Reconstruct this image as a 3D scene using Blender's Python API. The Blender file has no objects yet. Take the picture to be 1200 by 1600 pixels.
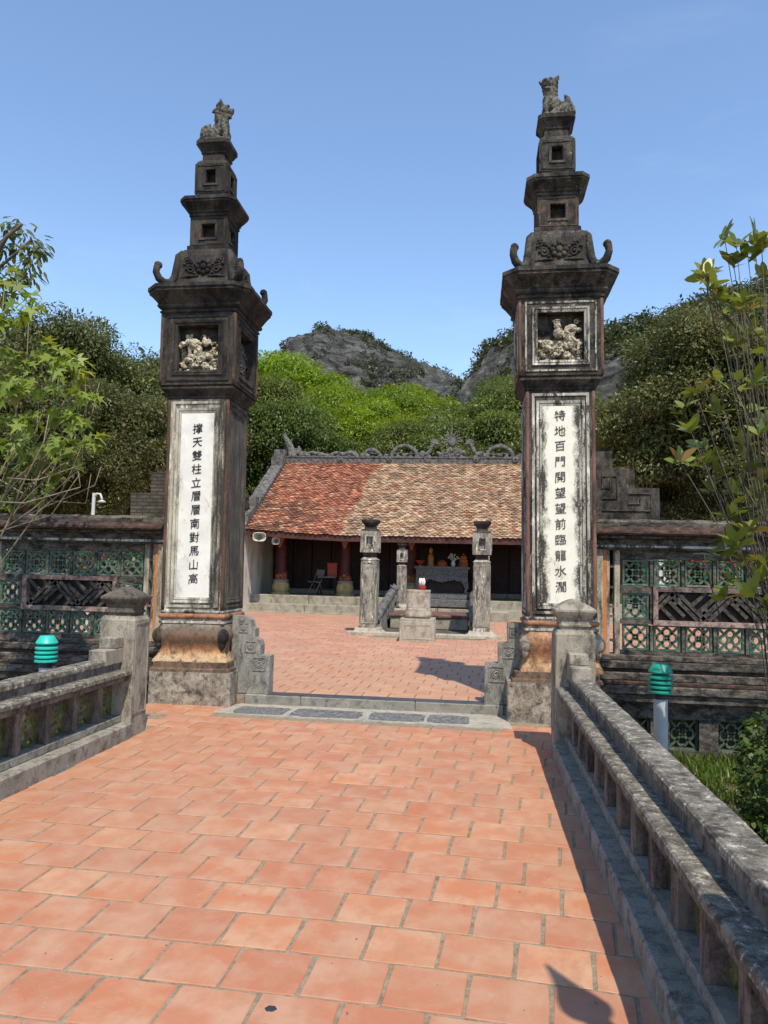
import bpy, bmesh, math, random
import numpy as np
from mathutils import Vector, Matrix, Quaternion, noise as mnoise

random.seed(7)
SC = bpy.context.scene
COL = SC.collection
R = math.radians

# ------------------------------------------------------------------ camera
CAM_H = 1.60
FPX = 1188.2                                  # focal length in pixels of the 1200 px wide photograph
yaw, pitch, roll = R(6.975), R(4.405), R(1.377)
fwd = Vector((-math.sin(yaw) * math.cos(pitch), math.cos(yaw) * math.cos(pitch), math.sin(pitch)))
right = Vector((math.cos(yaw), math.sin(yaw), 0))
up = right.cross(fwd)
r2 = math.cos(roll) * right + math.sin(roll) * up
u2 = -math.sin(roll) * right + math.cos(roll) * up
cam_d = bpy.data.cameras.new('camera')
cam = bpy.data.objects.new('camera', cam_d)
COL.objects.link(cam)
m = Matrix((r2, u2, -fwd)).transposed().to_4x4()
m.translation = (0, 0, CAM_H)
cam.matrix_world = m
cam_d.sensor_fit = 'HORIZONTAL'
cam_d.sensor_width = 36
cam_d.lens = FPX / 1200 * 36
cam_d.clip_start = 0.05
cam_d.clip_end = 2000
SC.camera = cam

# ------------------------------------------------------------------ sky, sun, exposure
SUN = Vector((0.23, -0.58, 1.0)).normalized()   # towards the sun, from the shadows of post and pillar
W = bpy.data.worlds.new('World')
SC.world = W
W.use_nodes = True
wn = W.node_tree
sky = wn.nodes.new('ShaderNodeTexSky')
sky.sky_type = 'NISHITA'
sky.sun_disc = False
sky.sun_elevation = math.asin(SUN.z)
sky.sun_rotation = math.atan2(SUN.x, SUN.y)
sky.air_density = 1.1
sky.dust_density = 0.2
sky.ozone_density = 3.2
wtc = wn.nodes.new('ShaderNodeTexCoord')
wmp = wn.nodes.new('ShaderNodeMapping'); wmp.inputs['Scale'].default_value = (1.0, 1.0, 2.6)
wno = wn.nodes.new('ShaderNodeTexNoise'); wno.inputs['Scale'].default_value = 2.6; wno.inputs['Detail'].default_value = 8; wno.inputs['Roughness'].default_value = 0.62; wno.inputs['Distortion'].default_value = 0.5
wra = wn.nodes.new('ShaderNodeValToRGB'); wra.color_ramp.elements[0].position = 0.56; wra.color_ramp.elements[1].position = 0.78
wra.color_ramp.elements[1].color = (0.4, 0.4, 0.4, 1)
wmx = wn.nodes.new('ShaderNodeMix'); wmx.data_type = 'RGBA'; wmx.blend_type = 'MULTIPLY'
wmx.inputs[7].default_value = (1.75, 1.35, 1.1, 1)          # thin high haze whitens the blue
wn.links.new(wtc.outputs['Generated'], wmp.inputs[0]); wn.links.new(wmp.outputs[0], wno.inputs['Vector']); wn.links.new(wno.outputs[0], wra.inputs[0])
wn.links.new(wra.outputs[0], wmx.inputs[0]); wn.links.new(sky.outputs[0], wmx.inputs[6])
wn.links.new(wmx.outputs[2], wn.nodes['Background'].inputs[0])
wn.nodes['Background'].inputs[1].default_value = 0.15
sd = bpy.data.lights.new('sun', 'SUN')
sd.energy = 3.3
sd.angle = R(0.53)
sd.color = (1.0, 0.90, 0.74)
so = bpy.data.objects.new('sun', sd)
COL.objects.link(so)
so.rotation_euler = (-SUN).to_track_quat('-Z', 'Y').to_euler()
so.location = (6, -12, 30)
SC.view_settings.view_transform = 'Standard'
SC.view_settings.look = 'None'
SC.view_settings.exposure = 0.66
SC.view_settings.gamma = 1

# ------------------------------------------------------------------ helpers: objects
def link(o, parent=None):
    COL.objects.link(o)
    if parent is not None:
        o.parent = parent
    return o

def tag(o, label=None, cat=None, group=None, kind=None):
    if label: o['label'] = label
    if cat: o['category'] = cat
    if group: o['group'] = group
    if kind: o['kind'] = kind
    return o

def thing(name, label, cat, loc=(0, 0, 0), rz=0.0, group=None, scale=1.0):
    o = bpy.data.objects.new(name, None)
    o.empty_display_size = 0.2
    link(o)
    o.location = loc
    o.rotation_euler = (0, 0, rz)
    o.scale = (scale, scale, scale) if isinstance(scale, (int, float)) else scale
    return tag(o, label, cat, group)

def inst(mesh, name, parent, loc=(0, 0, 0), rot=(0, 0, 0), scale=(1, 1, 1)):
    o = bpy.data.objects.new(name, mesh)
    link(o, parent)
    o.location = loc
    o.rotation_euler = rot
    o.scale = scale
    return o

def copy_tree(o, parent=None):
    c = o.copy()
    COL.objects.link(c)
    c.parent = parent
    for ch in list(o.children):
        copy_tree(ch, c)
    return c

class MB:
    """collects shapes, then builds ONE mesh object"""
    def __init__(s):
        s.v = []
        s.f = []
    def add(s, vs, fs):
        k = len(s.v)
        s.v += [tuple(p) for p in vs]
        s.f += [tuple(i + k for i in f) for f in fs]
        return s
    def box(s, x0, x1, y0, y1, z0, z1):
        return s.add([(x0, y0, z0), (x1, y0, z0), (x1, y1, z0), (x0, y1, z0), (x0, y0, z1), (x1, y0, z1), (x1, y1, z1), (x0, y1, z1)],
                     [(0, 3, 2, 1), (4, 5, 6, 7), (0, 1, 5, 4), (1, 2, 6, 5), (2, 3, 7, 6), (3, 0, 4, 7)])
    def sq(s, prof, cx=0, cy=0, cc=0.012):
        """square section turned up a profile of (half width, z[, corner cut])"""
        vs, fs = [], []
        for p in prof:
            h, z = p[0], p[1]
            c = min(p[2] if len(p) > 2 else cc, h * 0.58)
            hx, hy = (h if isinstance(h, tuple) else (h, h)) if not isinstance(h, (int, float)) else (h, h)
            for x, y in ((-hx + c, -hy), (hx - c, -hy), (hx, -hy + c), (hx, hy - c), (hx - c, hy), (-hx + c, hy), (-hx, hy - c), (-hx, -hy + c)):
                vs.append((cx + x, cy + y, z))
        n = len(prof)
        for i in range(n - 1):
            for j in range(8):
                k = (j + 1) % 8
                fs.append((i * 8 + j, i * 8 + k, i * 8 + 8 + k, i * 8 + 8 + j))
        fs.append(tuple(range(7, -1, -1)))
        fs.append(tuple(range(n * 8 - 8, n * 8)))
        return s.add(vs, fs)
    def lathe(s, prof, n=20, cx=0, cy=0, cap=True):
        vs, fs = [], []
        for r, z in prof:
            for j in range(n):
                a = 2 * math.pi * j / n
                vs.append((cx + r * math.cos(a), cy + r * math.sin(a), z))
        for i in range(len(prof) - 1):
            for j in range(n):
                k = (j + 1) % n
                fs.append((i * n + j, i * n + k, i * n + n + k, i * n + n + j))
        if cap:
            fs.append(tuple(range(n - 1, -1, -1)))
            fs.append(tuple(range((len(prof) - 1) * n, len(prof) * n)))
        return s.add(vs, fs)
    def tube(s, pts, rad, n=8, cap=True):
        pts = [Vector(p) for p in pts]
        if isinstance(rad, (int, float)): rad = [rad] * len(pts)
        vs, fs = [], []
        ref = None
        for i, p in enumerate(pts):
            t = (pts[min(i + 1, len(pts) - 1)] - pts[max(i - 1, 0)])
            if t.length < 1e-9: t = Vector((0, 0, 1))
            t.normalize()
            if ref is None:
                ref = Vector((0, 0, 1)) if abs(t.z) < 0.9 else Vector((1, 0, 0))
            a = ref - t * ref.dot(t)
            if a.length < 1e-6:
                a = t.orthogonal()
            a.normalize(); ref = a
            b = t.cross(a)
            for j in range(n):
                w = 2 * math.pi * (j + 0.5) / n
                vs.append(p + (a * math.cos(w) + b * math.sin(w)) * rad[i])
        for i in range(len(pts) - 1):
            for j in range(n):
                k = (j + 1) % n
                fs.append((i * n + j, i * n + k, i * n + n + k, i * n + n + j))
        if cap:
            fs.append(tuple(range(n - 1, -1, -1)))
            fs.append(tuple(range((len(pts) - 1) * n, len(pts) * n)))
        return s.add(vs, fs)
    def ell(s, c, r, seg=12, ring=8, rot=None):
        if isinstance(r, (int, float)): r = (r, r, r)
        vs, fs = [], []
        q = rot if rot is not None else Matrix.Identity(3)
        c = Vector(c)
        vs.append(c + q @ Vector((0, 0, -r[2])))
        for i in range(1, ring):
            a = -math.pi / 2 + math.pi * i / ring
            for j in range(seg):
                b = 2 * math.pi * j / seg
                vs.append(c + q @ Vector((r[0] * math.cos(a) * math.cos(b), r[1] * math.cos(a) * math.sin(b), r[2] * math.sin(a))))
        vs.append(c + q @ Vector((0, 0, r[2])))
        for j in range(seg):
            fs.append((0, 1 + (j + 1) % seg, 1 + j))
            e = len(vs) - 1
            fs.append((e, e - seg + j, e - seg + (j + 1) % seg))
        for i in range(ring - 2):
            for j in range(seg):
                k = (j + 1) % seg
                fs.append((1 + i * seg + j, 1 + i * seg + k, 1 + (i + 1) * seg + k, 1 + (i + 1) * seg + j))
        return s.add(vs, fs)
    def prism(s, poly, axis, a0, a1):
        """extrude a 2D outline along an axis: 'y' takes (x,z), 'x' takes (y,z), 'z' takes (x,y)"""
        n = len(poly)
        def P(p, a):
            return {'y': (p[0], a, p[1]), 'x': (a, p[0], p[1]), 'z': (p[0], p[1], a)}[axis]
        vs = [P(p, a0) for p in poly] + [P(p, a1) for p in poly]
        fs = [tuple(range(n)), tuple(range(2 * n - 1, n - 1, -1))]
        for j in range(n):
            k = (j + 1) % n
            fs.append((j, j + n, k + n, k))
        return s.add(vs, fs)
    def ring(s, ox, oz0, oz1, ix, iz0, iz1, yf, yb, slope=0.0):
        """rectangular frame in the XZ plane facing -Y; slope sets the inner edge back"""
        o = [(-ox, oz0), (ox, oz0), (ox, oz1), (-ox, oz1)]
        i = [(-ix, iz0), (ix, iz0), (ix, iz1), (-ix, iz1)]
        vs = [(p[0], yf, p[1]) for p in o] + [(p[0], yf + slope, p[1]) for p in i] + [(p[0], yb, p[1]) for p in i] + [(p[0], yb, p[1]) for p in o]
        fs = []
        for j in range(4):
            k = (j + 1) % 4
            fs += [(j, k, 4 + k, 4 + j), (4 + j, 4 + k, 8 + k, 8 + j), (8 + j, 8 + k, 12 + k, 12 + j), (12 + j, 12 + k, k, j)]
        return s.add(vs, fs)
    def xf(s, M, start=0):
        for i in range(start, len(s.v)):
            s.v[i] = tuple(M @ Vector(s.v[i]))
        return s
    def mesh(s, name, mat, smooth=False, bevel=0, rough=None, auto=None):
        me = bpy.data.meshes.new(name)
        me.from_pydata(s.v, [], s.f)
        bm = bmesh.new()
        bm.from_mesh(me)
        bmesh.ops.recalc_face_normals(bm, faces=bm.faces[:])
        if bevel:
            es = [e for e in bm.edges if e.is_manifold and len(e.link_faces) == 2 and e.calc_face_angle(0) > 0.6]
            bmesh.ops.bevel(bm, geom=es, offset=bevel, segments=1, affect='EDGES', clamp_overlap=True)
        if rough:
            L, amp, fr = rough
            for _ in range(7):
                es = [e for e in bm.edges if e.calc_length() > L * 1.5]
                if not es: break
                bmesh.ops.subdivide_edges(bm, edges=es, cuts=1, use_grid_fill=True)
            bm.normal_update()
            for v in bm.verts:
                n1 = mnoise.noise(v.co * fr) + 0.6 * mnoise.noise(v.co * fr * 3.1 + Vector((7, 3, 1)))
                v.co += v.normal * (n1 * amp)
        bm.to_mesh(me)
        bm.free()
        me.materials.append(mat)
        if smooth:
            me.polygons.foreach_set('use_smooth', [True] * len(me.polygons))
            if auto is not None:
                me.set_sharp_from_angle(angle=R(auto))
        return me
    def build(s, name, mat, parent=None, **k):
        o = bpy.data.objects.new(name, s.mesh(name, mat, **k))
        return link(o, parent)

def organic(name, mb, mat, parent, voxel, amp=0.0, fr=30.0, smooth=3, blend=None):
    """one continuous sculpted surface: voxel remesh of overlapping volumes"""
    o = mb.build(name, mat, None)
    md = o.modifiers.new('r', 'REMESH')
    md.mode = 'VOXEL'
    md.voxel_size = voxel
    sm = o.modifiers.new('s', 'SMOOTH')
    sm.iterations = smooth
    bpy.context.view_layer.update()
    dg = bpy.context.evaluated_depsgraph_get()
    me = bpy.data.meshes.new_from_object(o.evaluated_get(dg))
    o.modifiers.clear()
    o.data = me
    if amp:
        n = len(me.vertices)
        co = np.empty(n * 3, np.float32); me.vertices.foreach_get('co', co)
        no = np.empty(n * 3, np.float32); me.vertex_normals.foreach_get('vector', no)
        co = co.reshape(-1, 3); no = no.reshape(-1, 3)
        d = np.array([mnoise.noise(Vector(c) * fr) + 0.5 * mnoise.noise(Vector(c) * fr * 2.3) for c in co.tolist()], np.float32)
        co += no * (d * amp)[:, None]
        me.vertices.foreach_set('co', co.ravel())
        me.update()
    me.polygons.foreach_set('use_smooth', [True] * len(me.polygons))
    if not me.materials: me.materials.append(mat)
    o.parent = parent
    return o

# ------------------------------------------------------------------ helpers: materials
class NT:
    def __init__(s, name):
        s.m = bpy.data.materials.new(name)
        s.m.use_nodes = True
        s.t = s.m.node_tree
        s.b = s.t.nodes['Principled BSDF']
        s.o = s.t.nodes['Material Output']
    def n(s, t, ins=None, **props):
        nd = s.t.nodes.new('ShaderNode' + t)
        for k, v in props.items(): setattr(nd, k, v)
        for k, v in (ins or {}).items(): s.set(nd.inputs[k], v)
        return nd
    def set(s, sock, v):
        if isinstance(v, bpy.types.NodeSocket): s.t.links.new(v, sock)
        elif isinstance(v, (tuple, list)) and len(v) == 3 and sock.type == 'RGBA': sock.default_value = (*v, 1)
        else: sock.default_value = v
    def obj(s, rnd=False, scale=None):
        v = s.n('TexCoord').outputs['Object']
        if rnd:
            r = s.n('ObjectInfo').outputs['Random']
            k = s.n('VectorMath', {0: (37.3, 17.7, 51.1), 'Scale': r}, operation='SCALE').outputs[0]
            v = s.n('VectorMath', {0: v, 1: k}, operation='ADD').outputs[0]
        if scale: v = s.n('Mapping', {0: v, 'Scale': scale}).outputs[0]
        return v
    def noise(s, v, scale, detail=5, rough=0.6, dist=0.0):
        return s.n('TexNoise', {'Vector': v, 'Scale': scale, 'Detail': detail, 'Roughness': rough, 'Distortion': dist}).outputs[0]
    def voro(s, v, scale, feat='F1', out=0):
        return s.n('TexVoronoi', {'Vector': v, 'Scale': scale}, feature=feat).outputs[out]
    def ramp(s, f, stops, interp='LINEAR'):
        nd = s.n('ValToRGB', {0: f})
        cr = nd.color_ramp
        cr.interpolation = interp
        while len(cr.elements) < len(stops): cr.elements.new(0.5)
        for e, (p, c) in zip(cr.elements, stops):
            e.position = p
            e.color = (c, c, c, 1) if isinstance(c, (int, float)) else (*c, 1)
        return nd.outputs[0]
    def mix(s, f, a, b, blend='MIX'):
        nd = s.n('Mix', data_type='RGBA', blend_type=blend)
        s.set(nd.inputs[0], f); s.set(nd.inputs[6], a); s.set(nd.inputs[7], b)
        return nd.outputs[2]
    def math(s, op, a, b=0.0, clamp=False):
        nd = s.n('Math', {0: a, 1: b}, operation=op)
        nd.use_clamp = clamp
        return nd.outputs[0]
    def sep(s, v): return s.n('SeparateXYZ', {0: v}).outputs
    def rng(s, v, a, b, c=0.0, d=1.0):
        return s.n('MapRange', {0: v, 1: a, 2: b, 3: c, 4: d}).outputs[0]
    def hsv(s, c, h=0.5, sat=1.0, val=1.0):
        return s.n('HueSaturation', {'Hue': h, 'Saturation': sat, 'Value': val, 'Color': c}).outputs[0]
    def done(s, col, rough=0.85, bump=None, bs=0.4, bd=0.01, spec=0.3):
        s.set(s.b.inputs['Base Color'], col)
        s.set(s.b.inputs['Roughness'], rough)
        s.b.inputs['Specular IOR Level'].default_value = spec
        if bump is not None:
            s.set(s.b.inputs['Normal'], s.n('Bump', {'Height': bump, 'Strength': bs, 'Distance': bd}).outputs[0])
        return s.m

def weathered(name, c1, c2, mold=(0.02, 0.018, 0.016), amt=0.5, streak=1.0, scale=3.0, light=None, lamt=0.0, rough=0.9, bs=0.5, bd=0.012, rnd=True, fine=60.0, soft=0.08, tint=None, tamt=0.0, xb=0.0, spk=0.4):
    """plaster or stone with patchy colour, mould that runs down in streaks, pale flecks and grain"""
    k = NT(name)
    v = k.obj(rnd)
    vs = k.n('Mapping', {0: v, 'Scale': (1, 1, 1 / max(streak, 0.01))}).outputs[0]
    a = k.noise(v, scale, 6, 0.65)
    col = k.ramp(a, [(0.3, c1), (0.7, c2)])
    f1 = k.noise(v, fine, 4, 0.7)
    col = k.mix(k.rng(f1, 0.3, 0.7, 0.0, 0.45), col, k.hsv(col, 0.5, 1.0, 0.5))
    if tint:
        t = k.noise(k.n('Mapping', {0: vs, 'Location': (3, 9, 4)}).outputs[0], scale * 1.4, 6, 0.65)
        col = k.mix(k.ramp(t, [(0.62 - tamt * 0.4, 0.0), (0.72 - tamt * 0.4, 1.0)]), col, tint)
    if light:
        l = k.noise(k.n('Mapping', {0: vs, 'Location': (11, 5, 2)}).outputs[0], scale * 2.6, 9, 0.75)
        col = k.mix(k.ramp(l, [(0.72 - lamt * 0.4, 0.0), (0.76 - lamt * 0.4, 1.0)]), col, light)
    mo = k.noise(vs, scale * 1.7, 10, 0.72, 0.4)
    mo2 = k.math('ADD', k.math('MULTIPLY', mo, 0.8), k.math('MULTIPLY', f1, 0.2))
    if xb: mo2 = k.math('ADD', mo2, k.math('MULTIPLY', k.sep(k.n('TexCoord').outputs['Object'])[0], xb))
    th = 0.68 - amt * 0.36
    col = k.mix(k.ramp(mo2, [(th - soft, 0.0), (th + soft, 1.0)]), col, mold)
    if spk:
        sp = k.noise(k.n('Mapping', {0: vs, 'Location': (2, 7, 3)}).outputs[0], scale * 6, 9, 0.8)
        col = k.mix(k.ramp(sp, [(0.63 - 0.12 * spk, 0.0), (0.67 - 0.12 * spk, 0.8)]), col, mold)
        ls = k.noise(k.n('Mapping', {0: vs, 'Location': (5, 1, 9)}).outputs[0], scale * 7, 9, 0.8)
        col = k.mix(k.ramp(ls, [(0.68 - 0.12 * spk, 0.0), (0.72 - 0.12 * spk, 0.7)]), col, light or tuple(min(1, x * 1.5) for x in c2))
    h = k.math('ADD', k.math('MULTIPLY', k.noise(v, fine * 0.5, 8, 0.75), 0.6), k.math('MULTIPLY', a, 0.6))
    return k.done(col, rough, h, bs, bd)

M = {}
M['dark'] = weathered('blackened_plaster', (0.030, 0.026, 0.022), (0.105, 0.088, 0.07), (0.010, 0.009, 0.009), 0.5, 2.0, 3.0, (0.30, 0.27, 0.22), 0.06, tint=(0.10, 0.055, 0.038), tamt=0.03)
M['darkR'] = weathered('speckled_black_plaster', (0.045, 0.04, 0.034), (0.15, 0.13, 0.105), (0.012, 0.011, 0.010), 0.52, 1.6, 4.0, (0.45, 0.42, 0.36), 0.26, tint=(0.22, 0.115, 0.08), tamt=0.02)
M['shaftL'] = weathered('stained_white_plaster', (0.17, 0.15, 0.12), (0.40, 0.365, 0.285), (0.05, 0.044, 0.037), 0.40, 6.0, 3.2, (0.66, 0.61, 0.46), 0.46, rnd=False, xb=0.34)
M['shaftR'] = weathered('mouldy_white_plaster', (0.055, 0.05, 0.044), (0.16, 0.145, 0.12), (0.022, 0.02, 0.018), 0.5, 4.0, 4.0, (0.62, 0.58, 0.5), 0.24, soft=0.04, spk=0.6)
M['molding'] = weathered('moulding_plaster', (0.30, 0.275, 0.23), (0.56, 0.53, 0.45), (0.045, 0.04, 0.034), 0.44, 4.0, 5.0, (0.72, 0.69, 0.6), 0.40, soft=0.035, spk=0.7)
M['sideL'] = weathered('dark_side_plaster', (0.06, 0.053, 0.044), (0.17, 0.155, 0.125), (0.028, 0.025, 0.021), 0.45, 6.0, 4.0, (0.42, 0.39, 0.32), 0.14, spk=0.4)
M['ring'] = weathered('orange_ring_plaster', (0.30, 0.125, 0.06), (0.46, 0.22, 0.11), (0.06, 0.045, 0.035), 0.40, 1.0, 5.0)
M['plinthcap'] = weathered('rusty_plinth_cap', (0.13, 0.085, 0.055), (0.27, 0.165, 0.105), (0.045, 0.036, 0.028), 0.45, 1.5, 5.0, (0.42, 0.35, 0.26), 0.2, spk=0.6)
M['moldingL'] = weathered('stained_moulding_plaster', (0.34, 0.31, 0.25), (0.60, 0.56, 0.46), (0.05, 0.044, 0.037), 0.42, 5.0, 5.0, (0.74, 0.70, 0.59), 0.36, rnd=False, xb=0.30)
M['bead'] = weathered('terracotta_arris', (0.17, 0.085, 0.06), (0.29, 0.155, 0.115), (0.035, 0.028, 0.023), 0.46, 5.0, 4.0)
M['beadL'] = weathered('rusty_arris', (0.10, 0.055, 0.038), (0.20, 0.105, 0.068), (0.03, 0.025, 0.02), 0.5, 6.0, 4.0)
M['plinth'] = weathered('plinth_stone', (0.23, 0.195, 0.15), (0.47, 0.41, 0.32), (0.055, 0.047, 0.037), 0.42, 1.2, 6.0, (0.55, 0.52, 0.46), 0.2, bs=0.8)
M['post'] = weathered('post_cement', (0.25, 0.22, 0.17), (0.43, 0.385, 0.305), (0.07, 0.062, 0.05), 0.36, 2.0, 4.5, (0.54, 0.49, 0.40), 0.22, bs=0.7, fine=90)
M['cement'] = weathered('lichen_cement', (0.13, 0.118, 0.095), (0.33, 0.30, 0.24), (0.05, 0.044, 0.036), 0.46, 1.0, 9.0, (0.54, 0.50, 0.41), 0.42, bs=0.9, fine=110)
M['capbrown'] = weathered('brown_cap_cement', (0.085, 0.07, 0.055), (0.17, 0.145, 0.115), (0.03, 0.026, 0.022), 0.4, 1.5, 6.0)
M['curb'] = weathered('curb_cement', (0.22, 0.205, 0.17), (0.38, 0.355, 0.295), (0.07, 0.064, 0.055), 0.34, 1.0, 6.0, (0.50, 0.47, 0.40), 0.2, bs=0.8, fine=100)
M['pier'] = weathered('brown_pier_cement', (0.13, 0.105, 0.085), (0.25, 0.21, 0.175), (0.035, 0.028, 0.024), 0.44, 4.0, 5.0)
M['brick'] = weathered('old_brick_render', (0.085, 0.07, 0.055), (0.17, 0.145, 0.115), (0.025, 0.022, 0.019), 0.42, 1.0, 4.0)
def brickmat():
    k = NT('bare_brickwork')
    v = k.n('Mapping', {0: k.obj(), 'Rotation': (math.pi / 2, 0, 0)}).outputs[0]
    b = k.n('TexBrick', {'Vector': v, 'Color1': (0.12, 0.10, 0.078), 'Color2': (0.085, 0.072, 0.057), 'Mortar': (0.05, 0.043, 0.036), 'Scale': 1.0, 'Mortar Size': 0.008, 'Brick Width': 0.17, 'Row Height': 0.045})
    n1 = k.noise(k.obj(), 7, 8, 0.7)
    col = k.mix(k.ramp(n1, [(0.45, 0.0), (0.62, 0.8)]), b.outputs[0], (0.03, 0.026, 0.022))
    return k.done(col, 0.95, k.math('ADD', k.math('MULTIPLY', b.outputs[1], -0.6), k.math('MULTIPLY', n1, 0.5)), 0.8, 0.012)
M['brickwork'] = brickmat()
M['scroll'] = weathered('grey_scroll_stone', (0.20, 0.195, 0.17), (0.35, 0.335, 0.29), (0.06, 0.057, 0.05), 0.36, 2.0, 6.0, bs=0.5)
M['threshold'] = weathered('blue_threshold_stone', (0.21, 0.20, 0.165), (0.33, 0.31, 0.26), (0.08, 0.08, 0.075), 0.3, 1.0, 6.0, rough=0.7)
M['thresholdtop'] = weathered('worn_threshold_stone', (0.05, 0.055, 0.062), (0.085, 0.09, 0.10), (0.03, 0.03, 0.034), 0.3, 1.0, 8.0, rough=0.42, spk=0.1)
M['flag'] = weathered('pitted_flagstone', (0.14, 0.14, 0.14), (0.30, 0.295, 0.28), (0.05, 0.05, 0.053), 0.46, 1.0, 16.0, (0.42, 0.4, 0.36), 0.2, fine=130)
M['apron'] = weathered('cement_apron', (0.34, 0.31, 0.255), (0.46, 0.42, 0.35), (0.17, 0.155, 0.13), 0.3, 1.0, 5.0)
M['sandstone'] = weathered('pale_stone', (0.36, 0.32, 0.25), (0.52, 0.47, 0.38), (0.16, 0.14, 0.11), 0.3, 2.0, 5.0)
M['minipillar'] = weathered('lichened_stone', (0.22, 0.20, 0.165), (0.42, 0.39, 0.32), (0.055, 0.05, 0.042), 0.42, 3.0, 5.0, (0.70, 0.66, 0.56), 0.40)
M['stepstone'] = weathered('step_stone', (0.29, 0.265, 0.205), (0.41, 0.375, 0.295), (0.13, 0.12, 0.09), 0.32, 1.5, 3.0)
M['ridge'] = weathered('ridge_mortar', (0.12, 0.115, 0.105), (0.24, 0.23, 0.21), (0.03, 0.03, 0.03), 0.45, 1.0, 5.0, (0.42, 0.4, 0.37), 0.2)
M['altar'] = weathered('carved_altar_stone', (0.12, 0.125, 0.125), (0.22, 0.225, 0.22), (0.045, 0.045, 0.047), 0.45, 1.0, 14.0)
M['lion'] = weathered('lion_plaster', (0.10, 0.09, 0.075), (0.26, 0.24, 0.19), (0.02, 0.018, 0.016), 0.5, 1.0, 12.0, (0.46, 0.44, 0.36), 0.3)
M['relief'] = weathered('cream_relief', (0.47, 0.39, 0.24), (0.68, 0.61, 0.46), (0.06, 0.05, 0.04), 0.46, 1.0, 13.0, (0.74, 0.7, 0.6), 0.2, rough=0.8)
M['wallwhite'] = weathered('temple_whitewash', (0.66, 0.62, 0.54), (0.80, 0.77, 0.7), (0.25, 0.20, 0.15), 0.22, 3.0, 1.6)
M['wallledge'] = weathered('wall_ledge_plaster', (0.085, 0.075, 0.062), (0.22, 0.19, 0.155), (0.018, 0.016, 0.014), 0.52, 0.5, 4.0, (0.42, 0.39, 0.33), 0.22, tint=(0.26, 0.13, 0.085), tamt=0.1)
M['walljamb'] = weathered('wall_jamb_plaster', (0.34, 0.30, 0.23), (0.52, 0.47, 0.37), (0.05, 0.045, 0.037), 0.4, 4.0, 4.0)
M['coping'] = weathered('red_coping', (0.075, 0.04, 0.03), (0.165, 0.082, 0.056), (0.02, 0.017, 0.015), 0.56, 0.5, 6.0)
M['orange'] = weathered('orange_limewash', (0.48, 0.16, 0.055), (0.62, 0.235, 0.09), (0.13, 0.06, 0.035), 0.22, 4.0, 4.0)
M['fret'] = weathered('fret_timber', (0.055, 0.046, 0.038), (0.15, 0.13, 0.11), (0.015, 0.013, 0.012), 0.45, 1.0, 9.0, (0.33, 0.31, 0.27), 0.14)
M['fretframe'] = weathered('pink_frame_plaster', (0.20, 0.135, 0.115), (0.38, 0.27, 0.235), (0.04, 0.032, 0.03), 0.4, 1.0, 7.0)
M['ink'] = weathered('ink', (0.018, 0.016, 0.014), (0.045, 0.04, 0.034), (0.012, 0.011, 0.01), 0.3, 1.0, 20.0, spk=0)
M['inkR'] = weathered('faded_ink', (0.05, 0.044, 0.035), (0.13, 0.115, 0.09), (0.04, 0.035, 0.028), 0.3, 1.0, 20.0, (0.4, 0.37, 0.3), 0.2, spk=0.3)
M['bark'] = weathered('bark', (0.07, 0.055, 0.04), (0.17, 0.14, 0.105), (0.03, 0.025, 0.02), 0.4, 4.0, 6.0, bs=0.8)
M['stem'] = weathered('pale_stem', (0.20, 0.155, 0.10), (0.34, 0.27, 0.18), (0.1, 0.08, 0.055), 0.3, 3.0, 6.0)
M['wood'] = weathered('dark_timber', (0.018, 0.012, 0.010), (0.045, 0.028, 0.022), (0.008, 0.006, 0.006), 0.3, 5.0, 5.0, rough=0.6, spk=0)
M['fascia'] = weathered('fascia_timber', (0.055, 0.022, 0.018), (0.12, 0.05, 0.042), (0.02, 0.014, 0.013), 0.35, 0.4, 5.0, (0.22, 0.16, 0.14), 0.12, spk=0)
M['chair'] = weathered('grey_metal', (0.16, 0.16, 0.16), (0.26, 0.26, 0.26), (0.08, 0.08, 0.08), 0.2, 1.0, 5.0, rough=0.5, spk=0)

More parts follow.
